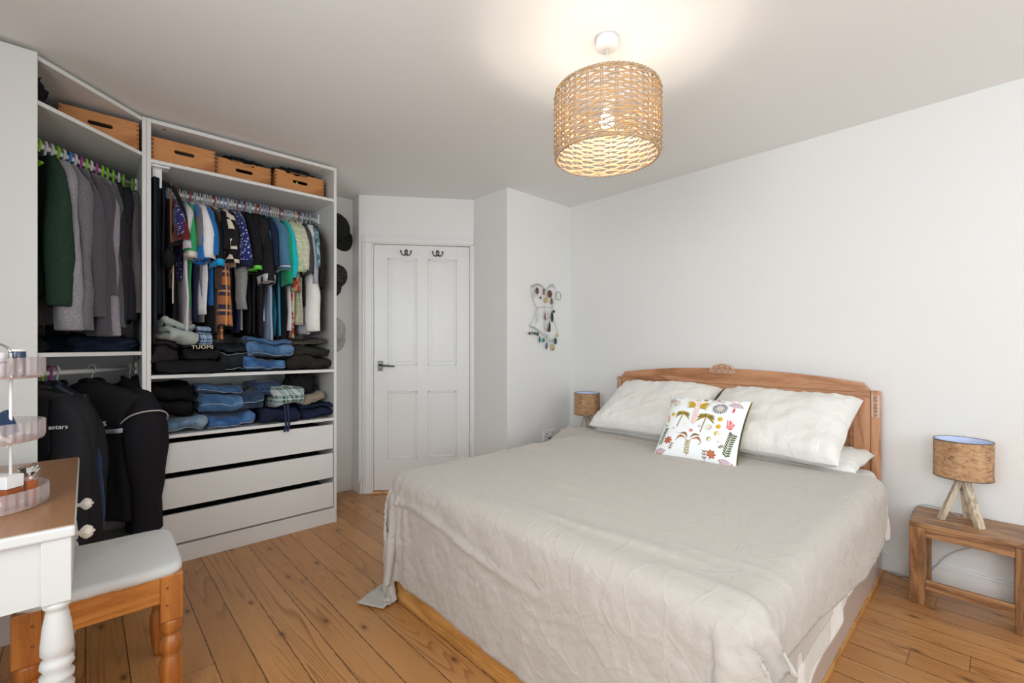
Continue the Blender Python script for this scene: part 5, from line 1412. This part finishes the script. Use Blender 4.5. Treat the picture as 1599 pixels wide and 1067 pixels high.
for i, (s, nm, lab, m_, kw, hc_) in enumerate(lo):
    s = (.27, .315, .36, .40, .44, .66, .935)[i]; p = rail_pt(LR_a, LR_b, s); rz = math.radians((46, 30, 31, 28, 26, 50, 10)[i])
    p = p + Vector((.050 if i == 6 else 0, 0, 0)); M = GM(p.x, p.y, p.z + .014, rz); kw = dict(kw); kw.setdefault('collar', m_); kw['half'] = .265 if i else .215; kw['sw'] = .235 if i else .175; kw['fold'] = .014; kw['syt'] = .046 if i < 6 else .075
    garment(nm, lab, 'coat' if nm == 'coat' else 'jacket', M, m_, seed=80 + i, **kw)
    nmc = {0: 'red plastic', 1: 'white plastic', 2: 'lime green plastic', 3: 'plum plastic', 4: 'white plastic', 5: 'chrome wire', 6: 'chrome wire'}[i]
    where = 'on the lower rail of the corner wardrobe'
    g_ = None
    if nmc == 'white plastic': g_ = 'white hangers on the lower corner rail'
    if i == 5: where = 'holding the jacket with the grey chest band'
    if i == 6: where = 'holding the jacket nearest the drawers'
    hanger('%s hanger %s' % (nmc, where), hc_, M, g_, w=.20, r=.006 if i < 5 else .003)

# ---- folded clothes
def crumple(v, a, fr, seed):
    return [(x + a * nz(x * fr, y * fr, z * fr + seed), y + a * nz(y * fr + 7, z * fr, x * fr + seed), z + a * .7 * nz(z * fr, x * fr + 3, y * fr + seed)) for (x, y, z) in v]
def folded(name, label, cat, loc, w, d, h, layers, m_, seed, rz=0.0, tilt=0.0, amp=.012, edge=None, droop=0.0, front=0):
    """ribbon of cloth folded back and forth; front bends face +x; w across y, d deep, h high"""
    t = thing(name, label, cat, loc, (tilt, 0, rz)); lt = h / layers; hw = lt * .40
    path = []
    for k in range(layers):
        zz = lt * (k + .5); fx = random.Random(seed * 31 + k).uniform(-.035, .010)
        xs_ = [-d + .02 + (d - .02 - lt / 2) * q / 7 for q in range(8)] if k % 2 == 0 else [-lt / 2 - (d - .02 - lt / 2) * q / 7 for q in range(8)]
        for x in xs_: path.append((x + fx * (1 if x > -d / 2 else 0), zz))
        if k < layers - 1:
            cx = -lt / 2 + fx if k % 2 == 0 else -d + .02
            for q in range(1, 4):
                a = -PI / 2 + PI * q / 4; sgn = 1 if k % 2 == 0 else -1
                path.append((cx + sgn * math.cos(a) * lt / 2, zz + lt / 2 + math.sin(a) * lt / 2))
    if layers == 1: path += [(-lt * .2, lt * .5)]
    P = [Vector((p[0], 0, p[1])) for p in path]; Lo = []; Hi = []
    for i in range(len(P)):
        tg = (P[min(i + 1, len(P) - 1)] - P[max(i - 1, 0)]).normalized(); nn = Vector((-tg.z, 0, tg.x))
        k_ = hw * (.6 if i in (0, len(P) - 1) else 1)
        Lo.append(P[i] - nn * k_); Hi.append(P[i] + nn * k_)
    out = Lo + Hi[::-1]; ny = 22; rows = []
    cen = [(a + b) / 2 for a, b in zip(Lo, Hi)]; cen = cen + cen[::-1]
    for j in range(ny + 1):
        u = -1 + 2 * j / ny; ed = .25 if j in (0, ny) else 1.0
        y = w / 2 * u
        rows.append([c + (q - c) * ed + Vector((0, y, 0)) for q, c in zip(out, cen)])
    v = [tuple(p) for r in rows for p in r]
    v2 = []
    for (x, y, z) in v:
        sag = -droop * max(0, x + .05) * 8; fr_ = sstep(-d * .7, 0, x); x += fr_ * .045 * nz(y * 8, z * 14, seed * 3.1); z = z * (1 + .30 * fr_ * nz(y * 6, seed * 1.7, 2)) + fr_ * .016 * nz(y * 16, z * 20, seed)
        v2.append((x, y, max(.0015, z + sag + .012 * (z / h) * nz(y * 6, x * 5, seed))) if droop == 0 else (x, y, z + sag))
    v2 = crumple(v2, amp * 1.7, 7, seed); v2 = crumple(v2, amp * .9, 19, seed + 5)
    zmin = min(p[2] for p in v2)
    if droop == 0: v2 = [(x, y, z - zmin * max(0, 1 - z / h)) for (x, y, z) in v2]
    n = len(out); f = []
    for j in range(ny):
        for k in range(n): f.append((j * n + k, j * n + (k + 1) % n, (j + 1) * n + (k + 1) % n, (j + 1) * n + k))
    for j in (0, ny):
        for k in range(len(P) - 1): f.append((j * n + k, j * n + k + 1, j * n + n - 2 - k, j * n + n - 1 - k) if j else (j * n + n - 1 - k, j * n + n - 2 - k, j * n + k + 1, j * n + k))
    g = B(); g.add(v2, f, 0, True); bo = g.build('cloth', m_, t)
    if edge:        # pale stitched seam following the fold ends and the front bends
        g = B()
        for j in (1, ny - 1): g.tube([Vector(v2[j * n + k]).lerp(Vector(v2[j * n + n - 1 - k]), .5 + .55 * (1 if False else 0)) + Vector((0, (-.002 if j == 1 else .002), 0)) for k in range(len(P))], .0018, 5)
        ks = [k for k in range(len(P)) if abs(P[k].x - max(p.x for p in P)) < .03][:layers * 2]
        for k in ks[1::3]: g.tube([Vector(v2[j * n + k]) + Vector((.002, 0, 0)) for j in range(ny + 1)], .0014, 5)
        g.build('seam', edge, t)
    return t
def heap(name, label, cat, loc, sx, sy, sz, m_, seed, amp=.35, rz=0, grp=None):
    t = thing(name, label, cat, loc, rz, grp); g = B(); n, m = 44, 24; rows = []
    for j in range(m + 1):
        a = -PI / 2 + PI * j / m; row = []
        for k in range(n):
            b = 2 * PI * k / n; d = Vector((math.cos(a) * math.cos(b), math.cos(a) * math.sin(b), math.sin(a)))
            rdg = abs(noise.noise(d * 2.2 + Vector((seed, 0, 0)))) * 1.4 + abs(noise.noise(d * 5 + Vector((0, seed, 0)))) * .5
            r = 1 + amp * (.45 - rdg)
            p = Vector((math.copysign(abs(d.x) ** .75, d.x) * sx, math.copysign(abs(d.y) ** .75, d.y) * sy, d.z * sz)) * r
            p.z = max(p.z + sz * .55, 0.0) if p.z < -sz * .3 else p.z + sz * .55
            row.append((p.x, p.y, p.z))
        rows.append(row)
    g.grid(rows, closed=True); g.build('cloth', m_, t); return t
J1 = F((.050, .125, .26), 'denim', (.14, .27, .46)); J2 = F((.035, .10, .26), 'denim', (.10, .23, .46)); J3 = F((.12, .20, .30), 'denim', (.34, .42, .50)); J4 = F((.025, .05, .10), 'denim', (.06, .10, .17))
JD = F((.020, .024, .032), 'denim', (.045, .05, .06)); OL = F((.024, .022, .018)); SEAM = F((.40, .44, .50)); SAGE = F((.34, .37, .34)); TAN = F((.24, .20, .15)); NV = F((.014, .018, .040))
z2, z3 = 1.0168, .6953
XS = -3.035
def yx(px): return on_x(px, 600, XS - .02).y
def fold_px(nm, lab, cat, xa, xb, z, d, h, ly, m_, seed, **k):
    ya, yb = yx(xa), yx(xb); inset = k.pop('inset', .0)
    return folded(nm, lab, cat, (XS - inset, (ya + yb) / 2, z), yb - ya, d, h, ly, m_, seed, **k)
# upper shelf
fold_px('folded_trousers', 'black trousers overhanging the left front of the upper shelf', 'trousers', 243, 352, z2 + .012, .38, .062, 2, F(K), 1, edge=None, amp=.007, inset=-.050, droop=.11)
fold_px('folded_shirt', 'black top with a white trim heaped at the left of the upper shelf', 'top', 240, 285, z2 + .062, .33, .115, 3, F((.022, .017, .02)), 2, amp=.020, rz=.15, inset=.01)
fold_px('folded_shirt', 'black top with pale lettering on the middle left of the upper shelf', 'top', 287, 342, z2 + .062, .33, .115, 3, F(K), 3, amp=.016, rz=-.1)
v, f = text_mesh('TUOMI', .032); t_ = bpy.data.objects['folded_shirt.001']
B().add(v, f, 0, False, TR((.030, .0, .085), PI / 2) @ Matrix.Rotation(math.radians(62), 4, 'X')).build('lettering', fabric('cream_print', (.70, .62, .48)), t_)
fold_px('crumpled_shirt', 'crumpled sage grey garment lying on the black tops on the upper shelf', 'shirt', 252, 306, z2 + .165, .26, .12, 3, SAGE, 4, amp=.022, rz=.25, tilt=math.radians(-16), inset=.0)
fold_px('folded_shorts', 'navy and white checked cloth below the orange checked shirt', 'shorts', 309, 330, z2 + .15, .22, .12, 3, F((.02, .05, .13), 'plaid', (.30, .42, .55), 22), 5, amp=.010)
fold_px('folded_jeans', 'dark charcoal jeans with pale stitching on the upper shelf', 'jeans', 338, 386, z2, .34, .17, 3, JD, 6, edge=SEAM, amp=.018)
fold_px('folded_jeans', 'blue jeans at the bottom of the upper shelf pile, left of centre', 'jeans', 378, 445, z2, .36, .080, 2, J2, 7, edge=SEAM, amp=.014)
fold_px('folded_jeans', 'bright blue jeans on top of the upper shelf pile, waistband curling forward', 'jeans', 384, 452, z2 + .083, .34, .125, 3, J1, 8, edge=SEAM, amp=.018, rz=-.12)
fold_px('folded_trousers', 'brown-black trousers at the bottom of the right upper pile', 'trousers', 446, 519, z2, .34, .080, 2, OL, 9, amp=.012, inset=.01)
fold_px('folded_trousers', 'black-olive trousers in the middle of the right upper pile', 'trousers', 455, 515, z2 + .082, .33, .070, 2, F((.026, .024, .02)), 10, amp=.016, inset=.02)
fold_px('folded_trousers', 'dark khaki trousers with pale seams on top of the right upper pile', 'trousers', 452, 511, z2 + .154, .32, .055, 2, F((.045, .042, .034)), 11, edge=F((.16, .15, .13)), amp=.012, inset=.02)
# lower shelf
fold_px('folded_trousers', 'black folded trousers with a small white tag on the lower shelf', 'trousers', 243, 303, z3 + .075, .36, .19, 4, F((.008, .007, .008)), 12, amp=.016, inset=.04)
fold_px('folded_jeans', 'faded light blue jeans at the front left of the lower shelf', 'jeans', 246, 325, z3, .36, .085, 2, J3, 13, edge=F((.42, .44, .46)), amp=.018, rz=.06, inset=-.008)
fold_px('folded_jeans', 'mid blue jeans at the bottom of the lower shelf, centre', 'jeans', 322, 398, z3, .36, .085, 2, J2, 14, edge=SEAM, amp=.015)
fold_px('folded_jeans', 'thick pair of steel blue jeans on the lower shelf, top of the centre pile', 'jeans', 312, 381, z3 + .088, .35, .150, 3, J1, 15, edge=SEAM, amp=.014, inset=.0)
fold_px('folded_jeans', 'dark blue jeans with a pale hem right of the centre pile', 'jeans', 379, 411, z3 + .088, .34, .12, 2, J4, 16, edge=SEAM, amp=.016, inset=.02)
fold_px('folded_shirt', 'navy cloth with a white line pattern at the back of the lower shelf', 'shirt', 398, 442, z3 + .16, .26, .095, 2, F((.012, .028, .075), 'plaid', (.03, .06, .13), 18), 17, amp=.012, inset=.06)
fold_px('folded_trousers', 'dark navy trousers lying along the right of the lower shelf', 'trousers', 404, 468, z3, .35, .085, 2, NV, 18, amp=.012)
fold_px('folded_trousers', 'navy trousers at the right front corner of the lower shelf', 'trousers', 469, 521, z3, .35, .095, 3, NV, 19, amp=.014, inset=.0)
ya = yx(450)
t = folded('checked_shorts', 'green and white checked shorts hanging over the lower shelf pile', 'shorts', (XS + .012, ya, z3 + .092), .20, .26, .135, 2, F((.028, .11, .06), 'plaid', (.48, .52, .55), 13), 20, amp=.016, edge=F((.45, .48, .50)))
for dy_ in (-.03, -.012):
    g = B(); g.tube(smooth_path([(.0, dy_, .02), (.016, dy_ - .001, -.01), (.022, dy_, -.06), (.020, dy_ + .003, -.10), (.022, dy_ - .006, -.145)]), .0045, 6, flat=1.4); g.build('drawstring', F((.02, .03, .08)), t)
fold_px('folded_shorts', 'khaki shorts folded at the right of the lower shelf', 'shorts', 470, 512, z3 + .098, .30, .070, 2, TAN, 21, amp=.012, edge=F((.35, .32, .26)), tilt=math.radians(9), inset=.01)
heap('dark_jumper', 'dark crumpled garment behind the checked shorts under the shelf', 'jumper', (XS - .19, yx(482), z3 + .16), .10, .09, .10, F(K), 22, .4)
# drawers filled with dark clothes
for (zt_, lab) in ((.615, 'top'), (.425, 'middle'), (.232, 'bottom')):
    g = B(); n = 60; rows = []
    for j in range(n + 1):
        row = []
        for k in range(16):
            x = -3.56 + .50 * k / 15; y = .285 + .885 * j / n; row.append((x, y, zt_ + .022 * nz(x * 9, y * 9, zt_ * 30) + .012 * nz(x * 25, y * 25, zt_)))
        rows.append(row)
    g.grid(rows); low = [[(p[0], p[1], zt_ - .08) for p in r] for r in rows]
    g.grid([r[::-1] for r in low]); g.grid([[r[-1] for r in rows], [r[-1] for r in low]][::-1]); g.grid([[r[0] for r in rows], [r[0] for r in low]]); g.grid([rows[0], low[0]][::-1]); g.grid([rows[-1], low[-1]])
    tag(g.build('drawer_clothes', F((.012, .012, .013), 'blotch', (.05, .05, .05), 40)), 'jumble of dark small clothes filling the %s wardrobe drawer' % lab, 'clothes', kind='stuff')
# things above
heap('black_garment', 'black clothing heaped above the middle crate', 'clothing', (-3.225, .70, 2.262), .09, .13, .036, F(K), 31, .5)
heap('black_bag', 'black glossy bag on top of the crate nearest the door', 'bag', (-3.205, .99, 2.262), .10, .13, .038, F(K), 32, .6)
heap('black_bag', 'black bag standing at the left of the corner wardrobe top shelf', 'bag', (-2.775, -.215, 2.1725), .085, .085, .085, F(K), 33, .7)
t = thing('yellow_glove', 'yellow item lying inside the crate nearest the door, behind its hand slot', 'glove', (-3.135, 1.0, 2.156)); secs = [loop_sec((0, .018 * u - .004, .062 + .02 * math.sin(u * 3)), (1, 0, 0), (0, 0, 1), .012, .007, 10) for u in (-1, -.3, .4, 1)]
g = B(); loft(g, secs); g.build('cloth', F((.65, .62, .03)), t)
heap('dark_clothes', 'dark navy clothes lying on the corner wardrobe shelf below the sweatshirts', 'clothes', (-3.16, .00, 1.1424), .20, .17, .055, F((.012, .018, .035)), 34, .4, rz=math.radians(40))
heap('dark_clothes', 'black clothes at the left of the corner wardrobe shelf below the sweatshirts', 'clothes', (-2.86, -.26, 1.1424), .11, .13, .05, F((.018, .018, .02)), 35, .4)

# ---- caps on the wall between wardrobe and door
def cap(label, y, z, m_, seed, ang, sc=1.0):
    t = thing('baseball_cap', label, 'cap', (WL + .010, y, z), (0, 0, 0), 'caps on the wall beside the door'); g = B(); rows = []
    Mx = Matrix.Rotation(math.radians(90), 4, 'Y') @ Matrix.Rotation(ang, 4, 'Z')
    for j in range(13):
        a = PI / 2 * j / 12; row = []
        for k in range(36):
            b = 2 * PI * k / 36; seam = 1 - .03 * abs(math.cos(3 * b)) ** 14; r = .098 * sc * math.cos(a) ** .8 * seam + .002 * nz(b * 3, a * 4, seed)
            row.append((r * math.cos(b) * 1.08, r * math.sin(b) * .88, .115 * sc * math.sin(a)))
        rows.append(row)
    g.grid(rows, closed=True, M=Mx); g.sphere((0, 0, .115 * sc), .007, M=Mx); g.build('crown', m_, t)
    g = B(); top = []
    for i in range(9):
        u = i / 8; top.append([(math.cos(b) * (.100 + .070 * u) * sc * 1.05, math.sin(b) * (.088 + .012 * u) * sc, -.002 + .012 * math.cos(b) * (1 - u * 1.4)) for b in [math.radians(q) for q in range(-62, 63, 8)]])
    g.grid(top, M=Mx); o = g.build('brim', m_, t); md = o.modifiers.new('s', 'SOLIDIFY'); md.thickness = .003
    return t
cap('black cap, topmost of the three on the wall beside the wardrobe', 1.462, 2.118, F((.022, .022, .022)), 1, math.radians(30), 1.1)
cap('dark patterned cap, middle one of the three beside the wardrobe', 1.452, 1.72, F((.028, .026, .028), 'blotch', (.07, .065, .07), 60), 2, math.radians(-20), 1.0)
cap('pale grey cap, lowest of the three beside the wardrobe', 1.440, 1.30, F((.42, .42, .42)), 3, math.radians(10), 1.0)

# ---- wire corset jewellery holder on the alcove side wall
M_wire = mat('pale_wire', (.42, .41, .40), .4, .5)
def jz(zx, zy, off=.014):
    p = on_x(zx / 8.2125 + 810, zy / 8.2077 + 430, -2.55 + off); return p
H_ = thing('jewellery_holder', 'wire corset-shaped jewellery holder hung with earrings on the wall', 'jewellery holder')
def wire(g, pts, r=.0018): g.tube(smooth_path([jz(*p) for p in pts], 5), r, 6)
g = B(); wire(g, [(165, 150), (170, 250), (205, 350), (230, 410), (225, 450), (190, 550), (145, 655)]); wire(g, [(465, 150), (475, 250), (455, 330), (437, 410), (440, 500), (458, 600), (490, 680), (500, 745)])
wire(g, [(165, 150), (235, 120), (300, 135), (352, 195), (395, 148), (465, 150)]); wire(g, [(230, 412), (330, 408), (437, 412)]); wire(g, [(145, 655), (215, 678), (275, 730), (345, 800), (400, 845), (450, 830), (500, 745)])
g.build('wire_outline', M_wire, H_)
g = B()
for (a, b, n) in (((165, 150), (310, 140), 8), ((390, 150), (465, 150), 5)):
    for k in range(n):
        c = jz(a[0] + (b[0] - a[0]) * (k + .5) / n, a[1] - 32 * math.sin(PI * (k + .5) / n)); g.tube([(c.x, c.y + .008 * math.cos(q), c.z + .009 * math.sin(q)) for q in [2 * PI * j / 10 for j in range(10)]], .0011, 5, closed=True)
for k in range(11):
    u = (k + .5) / 11; zx = 145 + 300 * u; zy = 655 + 190 * u ** 1.3; c = jz(zx, zy); g.tube([(c.x, c.y + .009 * math.cos(q), c.z + .009 * math.sin(q)) for q in [2 * PI * j / 10 for j in range(10)]], .0011, 5, closed=True)
g.build('wire_loops', M_wire, H_)
g = B(); wire(g, [(200, 150), (190, 260), (215, 400)], .001); wire(g, [(330, 200), (332, 300), (332, 408)], .001); wire(g, [(332, 412), (335, 600), (345, 790)], .001); wire(g, [(260, 412), (230, 560), (215, 675)], .001); g.build('cross_wires', M_wire, H_)
def em(c, metal=.6): 
    k = 'ear_%s_%s' % (c, metal)
    if k not in _fab: _fab[k] = mat('earring', c, .35, metal)
    return _fab[k]
BR, GD, TQ, BLK, SLV, DBL = (.16, .07, .04), (.60, .40, .12), (.02, .30, .26), (.02, .02, .022), (.55, .55, .55), (.05, .09, .14)
ear = [
 ('disc', 240, 200, 22, 34, BR, 'brown oval earring at the top left of the wire holder'), ('hoop', 215, 245, 22, 22, SLV, 'thin pale hoop at the left edge of the wire holder'),
 ('disc', 283, 288, 12, 12, BLK, 'tiny dark stud in the left cup of the wire holder'), ('disc', 325, 210, 12, 36, BR, 'narrow dark brown drop between the two cups'),
 ('disc', 402, 240, 34, 38, BR, 'round brown flower earring in the right cup'), ('drop', 352, 305, 20, 40, GD, 'gold drop earring in the middle of the wire holder'),
 ('drop', 425, 320, 16, 46, BR, 'brown long drop below the round brown earring'), ('hoop', 513, 265, 38, 42, BLK, 'large black and silver hoop at the right edge of the wire holder'),
 ('drop', 432, 510, 18, 76, BLK, 'long black drop earring right of the waist'), ('disc', 455, 465, 16, 14, BLK, 'small black star earring right of the waist'),
 ('drop', 248, 520, 7, 74, SLV, 'thin silver chain drop left of the waist'), ('drop', 362, 500, 14, 60, SLV, 'silver bead drop at the centre of the waist'), ('drop', 340, 520, 10, 50, BR, 'thin brown drop at the centre of the waist'),
 ('drop', 398, 640, 14, 70, BLK, 'dark feather drop below the waist'), ('drop', 355, 650, 12, 44, SLV, 'short silver drop below the waist'), ('disc', 392, 700, 22, 22, BR, 'copper disc earring below the waist'),
 ('disc', 143, 745, 16, 14, (.20, .03, .05), 'dark red bead at the lower left tip of the wire holder'), ('disc', 178, 738, 14, 14, TQ, 'green bead next to the dark red one on the lower left edge'), ('disc', 210, 745, 12, 14, BLK, 'black bead on the lower left edge'), ('disc', 243, 752, 18, 20, DBL, 'dark blue bead on the lower left edge'),
 ('drop', 270, 810, 12, 46, DBL, 'dark blue spike on the lower hem'), ('disc', 320, 832, 22, 20, TQ, 'turquoise cluster earring on the lower hem'), ('drop', 360, 890, 13, 52, DBL, 'slate blue spike at the lowest part of the hem'),
 ('hoop', 375, 778, 16, 18, SLV, 'silver ring in the middle of the lower hem'), ('hoop', 405, 865, 22, 22, SLV, 'silver hoop near the lower right of the hem'), ('disc', 475, 845, 22, 32, DBL, 'slate blue teardrop on the lower right hem'), ('drop', 440, 915, 24, 42, GD, 'gold filigree earring hanging lowest on the wire holder'), ('drop', 500, 760, 10, 34, GD, 'slim gold drop on the lower right corner'),
]
for i, (k, zx, zy, hw_, hh_, c, lab) in enumerate(ear):
    p0 = jz(zx, zy, .020); sc_ = .00082; t = None; g = B()
    if k == 'disc': g.sphere((0, 0, 0), 1, 14, 8, sc=(.0035, hw_ * sc_, hh_ * sc_)); g.tube([(0, 0, hh_ * sc_), (-.006, 0, hh_ * sc_ + .006)], .0007, 4)
    elif k == 'hoop': g.tube([(0, hw_ * sc_ * math.cos(q), hh_ * sc_ * math.sin(q)) for q in [2 * PI * j / 20 for j in range(20)]], .0018, 6, closed=True); g.tube([(0, 0, hh_ * sc_), (-.006, 0, hh_ * sc_ + .006)], .0007, 4)
    else:
        pr = [(.0004, hh_ * sc_), (.0012, hh_ * sc_ * .6), (hw_ * sc_ * .8, hh_ * sc_ * .1), (hw_ * sc_, -hh_ * sc_ * .4), (hw_ * sc_ * .5, -hh_ * sc_ * .85), (.0004, -hh_ * sc_)]
        g.lathe(pr, 10, 0, TR((0, 0, 0), sc=(.5, 1, 1))); g.tube([(0, 0, hh_ * sc_), (-.006, 0, hh_ * sc_ + .008)], .0007, 4)
    o = g.build('earring', em(c)); o.location = p0; tag(o, lab, 'earring', 'earrings on the wire holder')
